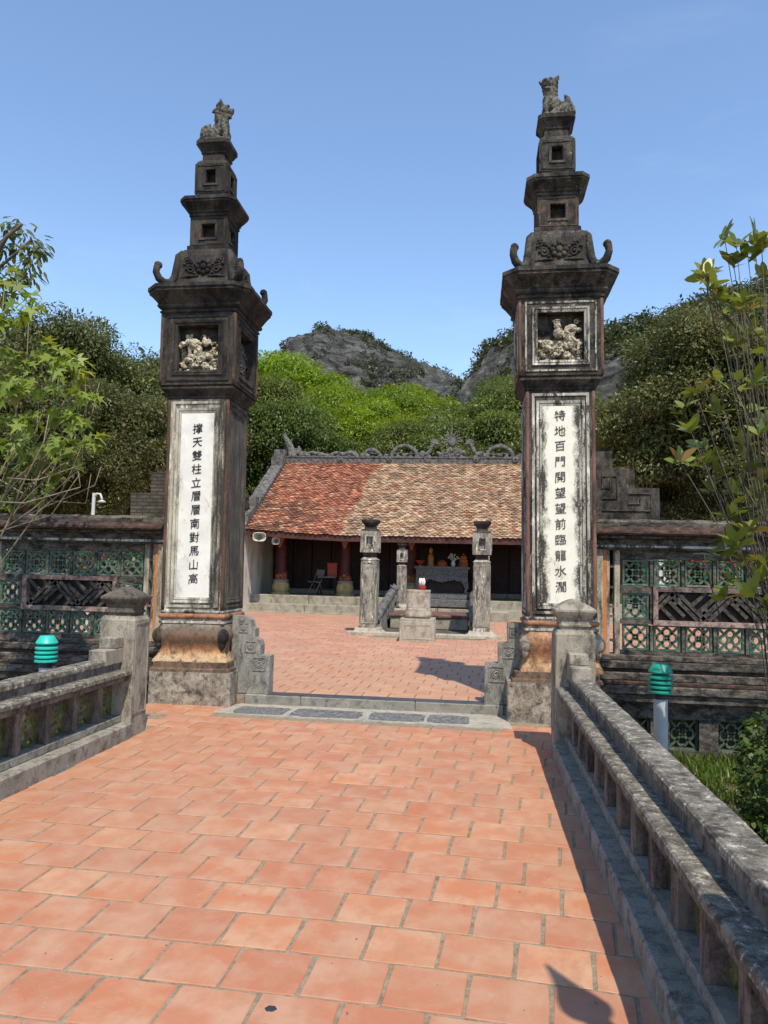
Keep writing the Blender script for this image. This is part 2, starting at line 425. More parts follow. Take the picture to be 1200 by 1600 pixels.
def terracotta(name='terracotta_paving', dust=0.0):
    k = NT(name)
    v = k.obj(True)
    rnd = k.n('ObjectInfo').outputs['Random']
    base = k.ramp(rnd, [(0.0, (0.43, 0.150, 0.072)), (0.25, (0.395, 0.152, 0.082)), (0.5, (0.445, 0.168, 0.080)), (0.72, (0.415, 0.163, 0.090)), (0.92, (0.46, 0.180, 0.086)), (1.0, (0.485, 0.21, 0.108))])
    a = k.noise(v, 5.0, 5, 0.6)
    col = k.mix(k.ramp(a, [(0.40, 0.0), (0.62, 0.8)]), base, k.hsv(base, 0.518, 0.76, 1.06))
    b = k.noise(k.n('Mapping', {0: v, 'Location': (4, 8, 1), 'Scale': (1.0, 0.45, 1)}).outputs[0], 11.0, 7, 0.7)
    col = k.mix(k.ramp(b, [(0.48, 0.0), (0.66, 0.7)]), col, (0.375, 0.185, 0.105))
    sp = k.noise(v, 70, 3, 0.6)
    col = k.mix(k.ramp(sp, [(0.60, 0.0), (0.72, 0.25)]), col, (0.60, 0.34, 0.24))
    dk = k.noise(k.n('Mapping', {0: v, 'Location': (9, 2, 5)}).outputs[0], 26, 2, 0.5)
    col = k.mix(k.ramp(dk, [(0.745, 0.0), (0.765, 0.8)]), col, (0.08, 0.05, 0.04))
    dirt = k.noise(k.n('NewGeometry').outputs['Position'], 0.55, 4, 0.6)
    col = k.mix(k.rng(dirt, 0.42, 0.7, 0.0, 0.45), col, (0.40, 0.235, 0.145))
    if dust:
        dn = k.noise(k.n('Mapping', {0: k.n('NewGeometry').outputs['Position'], 'Scale': (0.4, 1, 1)}).outputs[0], 1.5, 6, 0.7)
        col = k.mix(k.rng(dn, 0.3, 0.7, 0.15, dust), col, (0.44, 0.30, 0.205))
    h = k.math('ADD', k.math('MULTIPLY', a, 0.5), k.math('MULTIPLY', k.noise(v, 120, 3, 0.6), 0.5))
    return k.done(col, k.rng(a, 0.3, 0.7, 0.62, 0.8), h, 0.25, 0.004, 0.35)
M['tile'] = terracotta()
M['tilecourt'] = terracotta('dusty_terracotta_paving', 0.6)

def terracotta_field():
    k = NT('terracotta_paving_far')
    v = k.obj()
    at = k.n('Attribute', attribute_name='tone').outputs['Fac']
    base = k.ramp(at, [(0.0, (0.42, 0.150, 0.092)), (0.3, (0.39, 0.165, 0.115)), (0.6, (0.46, 0.185, 0.112)), (1.0, (0.52, 0.24, 0.15))])
    dirt = k.noise(v, 0.8, 6, 0.65)
    col = k.mix(k.rng(dirt, 0.3, 0.7, 0.2, 0.65), base, (0.44, 0.30, 0.205))
    d2 = k.noise(k.n('Mapping', {0: v, 'Location': (5, 3, 0), 'Scale': (0.35, 1.0, 1)}).outputs[0], 1.6, 6, 0.7)
    col = k.mix(k.ramp(d2, [(0.6, 0.0), (0.68, 0.75)]), col, (0.30, 0.26, 0.19))
    return k.done(col, 0.75, k.noise(v, 60, 4, 0.6), 0.25, 0.004, 0.3)
M['tilefar'] = terracotta_field()
M['mortar'] = weathered('joint_mortar', (0.25, 0.20, 0.135), (0.35, 0.285, 0.20), (0.14, 0.115, 0.08), 0.36, 1.0, 9.0, rnd=False)

def pedestal_mat():
    k = NT('ochre_washed_pedestal')
    v = k.obj()
    z = k.sep(v)[2]
    st = k.noise(k.n('Mapping', {0: v, 'Scale': (1, 1, 0.16)}).outputs[0], 22.0, 6, 0.7)
    n2 = k.noise(v, 6.0, 7, 0.7)
    zz = k.math('ADD', z, k.math('ADD', k.math('MULTIPLY', k.math('SUBTRACT', st, 0.5), 0.22), k.math('MULTIPLY', k.math('SUBTRACT', n2, 0.5), 0.18)))
    col = k.ramp(k.rng(zz, 0.48, 0.98), [(0.0, (0.20, 0.15, 0.10)), (0.07, (0.50, 0.37, 0.22)), (0.22, (0.52, 0.33, 0.17)), (0.36, (0.36, 0.165, 0.075)), (0.52, (0.12, 0.075, 0.045)), (0.66, (0.20, 0.115, 0.07)), (0.8, (0.12, 0.10, 0.08)), (0.93, (0.24, 0.2, 0.16)), (1.0, (0.40, 0.33, 0.26))])
    mo = k.noise(v, 9.0, 9, 0.75)
    col = k.mix(k.ramp(mo, [(0.50, 0.0), (0.64, 0.85)]), col, (0.06, 0.045, 0.035))
    col = k.mix(k.ramp(k.noise(v, 38, 5, 0.7), [(0.45, 0.0), (0.7, 0.45)]), col, (0.10, 0.075, 0.055))
    return k.done(col, 0.9, k.math('ADD', n2, k.noise(v, 50, 5, 0.7)), 0.5, 0.01)
M['pedestal'] = pedestal_mat()

def pedestal_mat2():
    k = NT('orange_washed_pedestal')
    v = k.obj()
    z = k.sep(v)[2]
    st = k.noise(k.n('Mapping', {0: v, 'Scale': (1, 1, 0.16)}).outputs[0], 20.0, 6, 0.7)
    n2 = k.noise(v, 6.0, 7, 0.7)
    zz = k.math('ADD', z, k.math('ADD', k.math('MULTIPLY', k.math('SUBTRACT', st, 0.5), 0.2), k.math('MULTIPLY', k.math('SUBTRACT', n2, 0.5), 0.2)))
    col = k.ramp(k.rng(zz, 0.48, 0.98), [(0.0, (0.16, 0.12, 0.085)), (0.06, (0.42, 0.27, 0.14)), (0.2, (0.56, 0.36, 0.19)), (0.4, (0.46, 0.22, 0.10)), (0.62, (0.40, 0.18, 0.085)), (0.8, (0.46, 0.25, 0.14)), (1.0, (0.38, 0.27, 0.19))])
    mo = k.noise(v, 8.0, 9, 0.75)
    col = k.mix(k.ramp(mo, [(0.44, 0.0), (0.60, 0.85)]), col, (0.13, 0.068, 0.04))
    col = k.mix(k.ramp(st, [(0.5, 0.0), (0.66, 0.7)]), col, (0.17, 0.085, 0.048))
    col = k.mix(k.ramp(k.noise(v, 38, 5, 0.7), [(0.45, 0.0), (0.7, 0.5)]), col, (0.12, 0.075, 0.05))
    return k.done(col, 0.9, k.math('ADD', n2, k.noise(v, 50, 5, 0.7)), 0.5, 0.01)
M['pedestalR'] = pedestal_mat2()

def panel_mat(name, moldy, cx=0.0):
    """whitewash of an inscription panel: mould creeps in from its long edges"""
    k = NT(name)
    v = k.obj()
    x = k.math('ABSOLUTE', k.math('SUBTRACT', k.sep(v)[0], cx))
    n1 = k.noise(k.n('Mapping', {0: v, 'Scale': (1, 1, 0.45)}).outputs[0], 6.0, 10, 0.75, 0.3)
    f1 = k.noise(v, 70.0, 4, 0.7)
    g = k.noise(v, 3.0, 5, 0.6)
    col = k.ramp(g, [(0.35, (0.63, 0.61, 0.56)), (0.65, (0.78, 0.76, 0.69))] if not moldy else [(0.35, (0.70, 0.66, 0.54)), (0.65, (0.79, 0.76, 0.65))])
    e = k.rng(x, 0.10 if moldy else 0.03, 0.21, 0.0, 1.0)
    s = k.math('ADD', k.math('ADD', k.math('MULTIPLY', n1, 0.72), k.math('MULTIPLY', f1, 0.22)), k.math('MULTIPLY', e, 0.20 if moldy else 0.10))
    th = 0.585 if moldy else 0.615
    col = k.mix(k.ramp(s, [(th - 0.07, 0.0), (th + 0.03, 0.8 if moldy else 0.6)]), col, (0.27, 0.25, 0.22) if not moldy else (0.13, 0.115, 0.095))
    if moldy:
        col = k.mix(k.ramp(s, [(th + 0.02, 0.0), (th + 0.06, 0.9)]), col, (0.035, 0.03, 0.026))
    return k.done(col, 0.85, k.math('ADD', f1, n1), 0.3, 0.006)
M['panelL'] = panel_mat('white_inscription_panel', False)
M['panelR'] = panel_mat('mouldy_inscription_panel', True)

def rooftile():
    k = NT('clay_roof_tile')
    v = k.obj()
    at = k.n('Attribute', attribute_name='tone').outputs['Color']
    n1 = k.noise(v, 1.4, 6, 0.65)
    n2 = k.noise(v, 14, 4, 0.7)
    col = k.mix(k.ramp(n1, [(0.47, 0.0), (0.62, 0.55)]), at, k.hsv(at, 0.5, 0.8, 0.42))
    col = k.mix(k.ramp(n2, [(0.5, 0.0), (0.68, 0.5)]), col, (0.06, 0.045, 0.035))
    return k.done(col, 0.9, n2, 0.4, 0.01)
M['rooftile'] = rooftile()

def column_mat():
    k = NT('red_lacquer_column')
    v = k.obj(True)
    z = k.sep(k.n('TexCoord').outputs['Object'])[2]
    n1 = k.noise(v, 7.0, 6, 0.7)
    col = k.ramp(n1, [(0.35, (0.040, 0.006, 0.006)), (0.65, (0.075, 0.011, 0.010))])
    zz = k.math('ADD', z, k.math('MULTIPLY', k.math('SUBTRACT', k.noise(v, 6.0, 6, 0.7), 0.5), 1.2))
    col = k.mix(k.ramp(k.rng(zz, 0.5, 1.2), [(0.2, 1.0), (0.3, 0.0)]), col, (0.30, 0.12, 0.07))
    return k.done(col, 0.55, n1, 0.3, 0.005, 0.4)
M['column'] = column_mat()

def glaze(name, c1, c2, worn, wamt):
    k = NT(name)
    v = k.obj(True)
    n1 = k.noise(v, 9.0, 6, 0.7)
    col = k.ramp(n1, [(0.35, c1), (0.65, c2)])
    w = k.noise(v, 16.0, 7, 0.72)
    f = k.ramp(w, [(0.66 - wamt * 0.3, 0.0), (0.74 - wamt * 0.3, 0.9)])
    col = k.mix(f, col, worn)
    return k.done(col, k.rng(f, 0, 1, 0.35, 0.9), n1, 0.4, 0.006, 0.45)
M['glaze'] = glaze('green_glaze', (0.010, 0.045, 0.030), (0.030, 0.115, 0.075), (0.15, 0.15, 0.115), 0.6)
M['glazeY'] = glaze('olive_glaze', (0.055, 0.06, 0.02), (0.16, 0.16, 0.05), (0.08, 0.07, 0.05), 0.5)
M['glazeD'] = glaze('dull_green_glaze', (0.03, 0.055, 0.035), (0.07, 0.11, 0.07), (0.13, 0.125, 0.10), 0.5)

def plain(name, col, rough=0.5, spec=0.4, metal=0.0, var=0.12, scale=8.0):
    k = NT(name)
    n1 = k.noise(k.obj(True), scale, 5, 0.65)
    c = k.mix(k.rng(n1, 0.3, 0.7), tuple(x * (1 - var * 2) for x in col), tuple(min(1, x * (1 + var)) for x in col))
    k.b.inputs['Metallic'].default_value = metal
    return k.done(c, rough, n1, 0.08, 0.004, spec)
M['teal'] = plain('teal_plastic', (0.02, 0.42, 0.33), 0.4)
M['teal2'] = plain('dusty_green_plastic', (0.012, 0.24, 0.17), 0.45)
M['pipe'] = plain('grey_pvc_pipe', (0.42, 0.45, 0.46), 0.35, var=0.06)
M['blackplastic'] = plain('black_plastic', (0.03, 0.035, 0.035), 0.5)
M['whitemetal'] = plain('white_enamel', (0.55, 0.55, 0.53), 0.4, var=0.05)
M['speaker'] = plain('grey_horn', (0.50, 0.48, 0.42), 0.5)
M['redpaint'] = plain('red_paint', (0.45, 0.05, 0.03), 0.5)
M['orangecloth'] = plain('orange_paint', (0.36, 0.085, 0.02), 0.6)
M['gold'] = plain('gilded_wood', (0.36, 0.17, 0.03), 0.4)
M['whitecloth'] = plain('white_paper', (0.75, 0.73, 0.68), 0.8)
M['drum'] = weathered('column_drum_stone', (0.46, 0.33, 0.13), (0.64, 0.49, 0.22), (0.20, 0.13, 0.06), 0.3, 3.0, 6.0)
M['soil'] = weathered('soil', (0.10, 0.075, 0.045), (0.19, 0.145, 0.09), (0.05, 0.06, 0.025), 0.4, 1.0, 2.0, rnd=False)
M['clay'] = plain('clay_pot', (0.33, 0.15, 0.09), 0.8)

def leafmat(name, c1, c2, c3=None, trans=0.35, rough=0.45, spec=0.35):
    k = NT(name)
    rp = k.n('NewGeometry').outputs['Random Per Island']
    stops = [(0.0, c1), (0.6, c2)] + ([(0.93, c2), (1.0, c3)] if c3 else [(1.0, c2)])
    col = k.ramp(rp, stops)
    br = k.noise(k.n('TexCoord').outputs['Object'], 0.55, 3, 0.6)
    col = k.mix(k.rng(br, 0.35, 0.7), k.hsv(col, 0.5, 1.0, 0.72), k.hsv(col, 0.49, 1.05, 1.25))
    orn = k.n('ObjectInfo').outputs['Random']
    col = k.hsv(col, k.rng(orn, 0, 1, 0.482, 0.512), 1.0, k.rng(k.math('FRACT', k.math('MULTIPLY', orn, 7.31)), 0, 1, 0.82, 1.25))
    k.set(k.b.inputs['Base Color'], col)
    k.b.inputs['Roughness'].default_value = rough
    k.b.inputs['Specular IOR Level'].default_value = spec
    tr = k.n('BsdfTranslucent', {0: k.hsv(col, 0.485, 1.1, 1.35)})
    mx = k.n('MixShader', {0: trans, 1: k.b.outputs[0], 2: tr.outputs[0]})
    k.t.links.new(mx.outputs[0], k.o.inputs[0])
    return k.m
M['leafdark'] = leafmat('dark_leaf', (0.050, 0.072, 0.020), (0.115, 0.130, 0.045), (0.20, 0.17, 0.06), 0.3)
M['leafmid'] = leafmat('mid_leaf', (0.060, 0.098, 0.022), (0.125, 0.165, 0.042), (0.21, 0.18, 0.06), 0.33)
M['leafbright'] = leafmat('bright_leaf', (0.085, 0.165, 0.016), (0.165, 0.255, 0.034), (0.24, 0.26, 0.05), 0.4)
M['leaffresh'] = leafmat('fresh_lobed_leaf', (0.11, 0.19, 0.028), (0.21, 0.31, 0.055), (0.32, 0.30, 0.06), 0.4)
M['leafshrub'] = leafmat('glossy_shrub_leaf', (0.06, 0.095, 0.020), (0.15, 0.19, 0.04), (0.30, 0.17, 0.05), 0.3, 0.3)
M['leafhedge'] = leafmat('hedge_leaf', (0.022, 0.055, 0.012), (0.075, 0.135, 0.026), (0.16, 0.2, 0.05), 0.25, 0.5)
M['leafhill'] = leafmat('hill_scrub', (0.055, 0.068, 0.034), (0.095, 0.11, 0.05), (0.12, 0.115, 0.06), 0.2)
M['leafhill2'] = leafmat('hill_forest', (0.038, 0.058, 0.022), (0.080, 0.100, 0.036), (0.12, 0.12, 0.05), 0.25)
M['grass'] = leafmat('grass_blade', (0.055, 0.11, 0.02), (0.13, 0.21, 0.04), (0.26, 0.24, 0.09), 0.3)
M['petalred'] = leafmat('red_petal', (0.55, 0.03, 0.02), (0.65, 0.06, 0.05), None, 0.3)
M['petalyellow'] = leafmat('yellow_petal', (0.65, 0.42, 0.03), (0.75, 0.5, 0.05), None, 0.3)

def rockmat():
    k = NT('limestone')
    v = k.obj()
    vv = k.n('Mapping', {0: v, 'Rotation': (0.2, 0.25, 0), 'Scale': (1, 1, 2.6)}).outputs[0]
    a = k.noise(vv, 0.16, 12, 0.78, 0.6)
    col = k.ramp(a, [(0.40, (0.035, 0.036, 0.034)), (0.47, (0.12, 0.118, 0.112)), (0.53, (0.20, 0.196, 0.188)), (0.61, (0.36, 0.35, 0.33))])
    g = k.noise(v, 0.06, 8, 0.7)
    col = k.mix(k.ramp(g, [(0.50, 0.0), (0.62, 0.8)]), col, (0.10, 0.11, 0.062))
    h = k.noise(vv, 0.30, 10, 0.78)
    return k.done(col, 0.95, h, 1.0, 5.0, 0.1)
M['rock'] = rockmat()
# ================================================================== setting: ground, walkway, courtyard
AX = -1.2275                                   # axis of the walkway
GZ = -0.40                                     # garden level beside the walkway
CZ = 0.115                                     # courtyard level
def sheet(name, x0, x1, y0, y1, z, mat, n=1):
    mb = MB()
    for i in range(n):
        for j in range(n):
            a, b = x0 + (x1 - x0) * i / n, x0 + (x1 - x0) * (i + 1) / n
            c, d = y0 + (y1 - y0) * j / n, y0 + (y1 - y0) * (j + 1) / n
            mb.add([(a, c, z), (b, c, z), (b, d, z), (a, d, z)], [(0, 1, 2, 3)])
    return tag(mb.build(name, mat), kind='structure')
sheet('ground', -500, 500, -300, 700, GZ, M['soil'])

walk = MB().box(-3.60, 1.15, -3.0, 8.84, GZ - 0.05, -0.0045).build('walkway', M['mortar'])
tag(walk, kind='structure')
def tile_mesh(w, d, h, seed, mat='tile'):
    rng = random.Random(seed)
    mb = MB()
    n = 5
    pts = []
    for (ax, ay), (bx, by) in zip(((-1, -1), (1, -1), (1, 1), (-1, 1)), ((1, -1), (1, 1), (-1, 1), (-1, -1))):
        for i in range(n):
            t = i / n
            j = rng.uniform(0, 0.0035) if i else 0.0035
            x, y = ax + (bx - ax) * t, ay + (by - ay) * t
            pts.append((x * (w / 2 - j), y * (d / 2 - j)))
    k = len(pts)
    vs = [(x, y, -h) for x, y in pts] + [(x, y, -0.003) for x, y in pts] + [(x * (1 - 0.006 / w), y * (1 - 0.006 / d), 0) for x, y in pts]
    fs = [tuple(range(2 * k, 3 * k))]
    for i in range(k):
        j = (i + 1) % k
        fs += [(i, j, k + j, k + i), (k + i, k + j, 2 * k + j, 2 * k + i)]
    mb.add(vs, fs)
    return mb.mesh('paving_tile', M[mat])
TP = 0.3145
TW = 0.3035
TM = [tile_mesh(TW, TW - 0.002, 0.02, s) for s in range(5)]
TMC = [tile_mesh(TW, TW, 0.02, s + 9, 'tilecourt') for s in range(4)]
def skew(x):
    return -0.028 * x - 0.033 * max(0.0, min(x, 0.6) + 0.8) ** 2 - (0.05 * (x - 0.6) if x > 0.6 else 0)
rt = random.Random(3)
rows = list(range(-4, 17))
for k in rows:
    y = 2.911 + (k + 0.5) * 0.315
    off = (0.0 if k % 2 == 0 else 0.157) + rt.uniform(-0.035, 0.035)
    i0 = int((-3.2 - off) / TP) - 1
    for i in range(i0, i0 + 16):
        a, b = off + i * TP + 0.005, off + (i + 1) * TP - 0.006
        a2, b2 = max(a, -3.16), min(b, 0.735)
        if y > 7.2: a2, b2 = max(a, -3.9), min(b, 1.4)
        if b2 - a2 < 0.05: continue
        x = (a2 + b2) / 2
        yy = y + skew(x)
        if yy > 8.05: continue
        if yy < 2.2: continue
        o = inst(rt.choice(TM), 'tile', walk, (x + rt.uniform(-.002, .002), yy + rt.uniform(-.002, .002), rt.uniform(-0.0015, 0.002)),
                 (rt.uniform(-.004, .004), rt.uniform(-.004, .004), math.atan(-0.028 - 0.066 * max(0, min(x, 0.6) + 0.8)) + rt.uniform(-.006, .006) + rt.choice((0, math.pi)) ),
                 ((b2 - a2) / TW, 1, 1))
# the strip of cut tiles before the apron, left and right of the flagstones
for x in np.arange(-3.75, 1.5, TP):
    if -2.86 < x + 0.15 < 0.42: continue
    for y in (8.16, 8.47):
        if x + 0.15 > 0.3 and y > 8.4: continue
        inst(rt.choice(TM), 'tile', walk, (x + 0.15, y + skew(x) * 0.3, 0), (0, 0, rt.uniform(-.03, .03)), (1, 0.95, 1))
# the paving behind the photographer, laid the same way
bv, bf, bt_ = [], [], []
for k in range(-19, 0):
    y = 2.911 + (k + 0.5) * 0.315
    off = 0.157 * (k % 2)
    for i in range(13):
        x = -3.0 + off + i * TP
        yy = y + skew(x)
        if x > 0.62 or yy > 2.2: continue
        b = len(bv); h = TW / 2
        q = [(x - h, yy - h), (x + h, yy - h), (x + h, yy + h), (x - h, yy + h)]
        bv += [(a, c, -0.01) for a, c in q] + [(a + (x - a) * 0.02, c + (yy - c) * 0.02, 0.0) for a, c in q]
        bf += [(b + 4, b + 5, b + 6, b + 7)] + [(b + j, b + (j + 1) % 4, b + 4 + (j + 1) % 4, b + 4 + j) for j in range(4)]
        bt_ += [rt.random()] * 5
me = bpy.data.meshes.new('tile_field')
me.from_pydata(bv, [], bf)
at = me.attributes.new('tone', 'FLOAT', 'FACE')
at.data.foreach_set('value', bt_)
me.materials.append(M['tilefar'])
tag(link(bpy.data.objects.new('tile_field', me), walk), kind='stuff')
# gum stain on a tile
gm = MB()
for i in range(6):
    a = i * 1.05
    gm.lathe([(0.011, 0.0), (0.009, 0.0016), (0.004, 0.002)], 9, 0.012 * math.cos(a), 0.010 * math.sin(a))
g = gm.build('gum_stain', M['blackplastic'], walk)
g.location = (-0.717, 2.83, 0.0025)

court = MB().box(-30, 30, 9.15, 70, GZ - 0.05, CZ - 0.012).box(-3.5, 1.25, 8.86, 9.1499, GZ - 0.05, CZ - 0.012).build('courtyard', M['mortar'])
tag(court, kind='structure')
near_rows = 11
fv, ff, ft = [], [], []
rc = random.Random(12)
y = 9.05
k = 0
while y < 25.6:
    off = rc.uniform(-0.05, 0.05) + (0.157 if k % 2 else 0.0)
    x0, x1 = -9.5, 7.5
    n = int((x1 - x0) / TP)
    for i in range(n):
        x = x0 + off + (i + 0.5) * TP
        yy = y + 0.157 - 0.02 * x
        if (x < -2.75 or x > 0.45) and k < 1: continue
        if k < near_rows and -3.4 < x < 1.3:
            if (x < -2.75 or x > 0.45) and k < 2: continue
            inst(rc.choice(TMC), 'tile', court, (x, yy, CZ + rc.uniform(-.002, .002)), (rc.uniform(-.003, .003), rc.uniform(-.003, .003), -0.02 + rc.uniform(-.008, .008)))
        else:
            if abs(x + 1.1) < 1.25 and 17.0 < yy < 20.5: continue
            b = len(fv)
            h = TW / 2
            z = CZ + rc.uniform(-.003, .003)
            q = [(x - h, yy - h), (x + h, yy - h), (x + h, yy + h), (x - h, yy + h)]
            fv += [(a, c, z - 0.012) for a, c in q] + [(a + (x - a) * 0.02, c + (yy - c) * 0.02, z) for a, c in q]
            ff += [(b + 4, b + 5, b + 6, b + 7)] + [(b + j, b + (j + 1) % 4, b + 4 + (j + 1) % 4, b + 4 + j) for j in range(4)]
            ft += [rc.random()] * 5
    y += 0.315
    k += 1
me = bpy.data.meshes.new('tile_field')
me.from_pydata(fv, [], ff)
at = me.attributes.new('tone', 'FLOAT', 'FACE')
at.data.foreach_set('value', ft)
me.materials.append(M['tilefar'])
tag(link(bpy.data.objects.new('tile_field', me), court), kind='stuff')

# threshold: three long kerb stones, an apron and four worn flagstones
th = thing('threshold', 'long grey stone threshold step lying between the two gate pillars', 'threshold', (AX, 8.9, 0))
for a, b in ((-2.68, -2.01), (-2.005, -0.67), (-0.665, 0.33)):
    s = MB().box(a - AX, b - AX, -0.07, 0.14, -0.05, CZ - 0.004).build('kerb_stone', M['threshold'], th, bevel=0.008, rough=(0.08, 0.002, 6))
    MB().box(max(a, -2.42) - AX, min(b, 0.12) - AX, -0.062, 0.132, CZ - 0.008, CZ + 0.003).build('worn_top', M['thresholdtop'], s, bevel=0.002)
ap = MB().prism([(-2.86, 8.24), (-2.2, 8.16), (-1.0, 8.13), (0.0, 8.10), (0.40, 8.09), (0.36, 8.84), (-2.72, 8.84)], 'z', -0.02, 0.003).build('cement_apron', M['apron'])
tag(ap, kind='structure')
for cx, w, sd in ((-2.36, 0.60, 1), (-1.62, 0.80, 2), (-0.83, 0.62, 3), (-0.27, 0.46, 4)):
    rr = random.Random(sd)
    pl = []
    for i in range(22):
        a = 2 * math.pi * i / 22
        e = 0.32
        pl.append((cx + w / 2 * math.copysign(abs(math.cos(a)) ** e, math.cos(a)) * rr.uniform(.93, 1.03), 8.44 + 0.22 * math.copysign(abs(math.sin(a)) ** e, math.sin(a)) * rr.uniform(.9, 1.05)))
    MB().prism(pl, 'z', -0.01, 0.0075).build('flagstone', M['flag'], ap)

# ================================================================== parapets with posts
def flower_tile(s, t, mat, name='lattice_tile', bar=0.016):
    """pierced ceramic grille: a ring, four corner scrolls and a crossing, in the XZ plane"""
    mb = MB()
    h = s / 2
    mb.ring(h, -h, h, h - bar, -h + bar, h - bar, -t / 2, t / 2, 0.004)
    def bar2(x0, z0, x1, z1, w=bar):
        d = Vector((x1 - x0, 0, z1 - z0)); L = d.length; d.normalize()
        n = Vector((-d.z, 0, d.x)) * w / 2
        a, b = Vector((x0, 0, z0)), Vector((x1, 0, z1))
        vs = []
        for yy in (-t / 2 + 0.002, t / 2 - 0.002):
            for p in (a - n, b - n, b + n, a + n): vs.append((p.x, yy, p.z))
        mb.add(vs, [(0, 1, 2, 3), (4, 7, 6, 5), (0, 4, 5, 1), (1, 5, 6, 2), (2, 6, 7, 3), (3, 7, 4, 0)])
    def arc(cx, cz, r, a0, a1, n, w=bar):
        for i in range(n):
            a, b = a0 + (a1 - a0) * i / n, a0 + (a1 - a0) * (i + 1) / n
            bar2(cx + r * math.cos(a), cz + r * math.sin(a), cx + r * math.cos(b), cz + r * math.sin(b), w)
    r = h * 0.74
    for q in range(4):
        a = q * math.pi / 2
        ca, sa = math.cos(a), math.sin(a)
        # quatrefoil lobes and diagonal ties
        cx, cz = ca * h * 0.42, sa * h * 0.42
        arc(cx, cz, h * 0.34, a - 1.9, a + 1.9, 8, bar * 1.15)
        d = a + math.pi / 4
        bar2(h * 0.10 * math.cos(d), h * 0.10 * math.sin(d), h * 1.22 * math.cos(d), h * 1.22 * math.sin(d), bar * 1.1)
        bar2(ca * h * 0.74, sa * h * 0.74, ca * h * 0.98, sa * h * 0.98, bar * 1.4)
    arc(0, 0, h * 0.17, 0, 2 * math.pi, 8, bar * 1.3)
    return mb.mesh(name, mat)
FT_Y = flower_tile(0.30, 0.035, M['glazeY'], bar=0.02)

def post(label, x, y, side, group='posts ending the parapets'):
    """square cement post with a moulded neck and a hipped cap; side=+1 inner face towards -X"""
    t = thing('parapet_post', label, 'post', (x, y, 0), group=None)
    h = 0.172
    b = MB().sq([(h, -0.3, .008), (h, 1.075, .008), (h - 0.012, 1.095, .008), (h - 0.02, 1.112, .008)]).build('shaft', M['post'], t, rough=(0.07, 0.0035, 5))
    mb = MB()
    mb.ring(h - 0.03, 0.20, 1.05, h - 0.045, 0.215, 1.035, -h - 0.006, -h + 0.01)
    mb.xf(Matrix.Rotation(-math.pi / 2 * side, 4, 'Z'))
    mb.build('panel_border', M['post'], b)
    MB().sq([(0.125, 1.105), (0.125, 1.135), (0.14, 1.145), (0.14, 1.160), (0.13, 1.165), (0.13, 1.195), (0.14, 1.205), (0.142, 1.225)]).build('neck', M['capbrown'] if side < 0 else M['post'], t, rough=(0.05, 0.002, 9))
    MB().sq([(0.145, 1.222), (0.168, 1.25, .01), (0.182, 1.275, .01), (0.182, 1.293, .01), (0.12, 1.335, .01), (0.045, 1.378, .008), (0.012, 1.386, .006)]).build('cap', M['capbrown'] if side < 0 else M['post'], t, rough=(0.05, 0.003, 7))
    return t
PR = post('mottled grey cement parapet post standing before the right-hand couplet pillar', 0.71 + 0.172, 6.93 + 0.172, 1)
PL = post('brown-capped cement parapet post standing before the white-panelled couplet pillar', -3.165 - 0.172, 6.855 + 0.172, -1)

def parapet(label, x, y1, s, y0=-2.6):
    """s=+1: outward is +X.  inner rail edge at x"""
    t = thing('parapet', label, 'parapet', (x, y1, 0))
    t.scale = (s, 1, 1)
    L = y0 - y1
    rg = (0.09, 0.0035, 6)
    MB().box(-0.022, 0.26, L, 0.0, -0.3, 0.14).build('curb', M['curb'], t, bevel=0.012, rough=rg)
    MB().box(0.085, 0.235, L, -0.002, 0.14, 0.205).build('base_strip', M['curb'], t, bevel=0.008, rough=rg)
    MB().box(0.0, 0.245, L, -0.002, 0.575, 0.622).build('rail', M['cement'], t, bevel=0.010, rough=rg)
    MB().box(0.022, 0.235, L, -0.003, 0.53, 0.573).build('rail_moulding', M['pier'], t, bevel=0.006, rough=(0.12, 0.002, 6))
    MB().box(0.115, 0.245, L, -0.004, 0.62, 0.688).build('cap_base', M['pier'], t, rough=(0.12, 0.002, 6))
    MB().box(0.10, 0.262, L, -0.34, 0.685, 0.738).build('cap', M['cement'], t, bevel=0.010, rough=rg)
    MB().box(0.10, 0.262, -0.345, -0.001, 0.685, 0.826).build('step_block', M['post'], t, bevel=0.008, rough=rg)
    MB().box(0.10, 0.262, -0.17, 0.0, 0.826, 0.925).build('step_block', M['post'], t, bevel=0.008, rough=rg)
    pm = MB().box(-0.065, 0.065, -0.045, 0.045, 0.2, 0.535).mesh('pier', M['pier'], bevel=0.008, rough=(0.06, 0.004, 8))
    n = int(-L / 0.405)
    for i in range(n):
        y = -0.39 - i * 0.405
        p = inst(pm, 'pier', t, (0.165, y, 0), (0, 0, random.choice((0, math.pi))))
        inst(FT_Y, 'lattice_tile', t, (0.19, y + 0.2025, 0.365), (0, 0, math.pi / 2), (1.02, 1, 1.07))
    return t
parapet('grey lichened walkway parapet between the walkway and the grass with the pipe lamp', 0.71, 6.932, 1)
parapet('sunlit walkway parapet with olive ceramic grilles ending at the brown-capped post', -3.165, 6.857, -1)

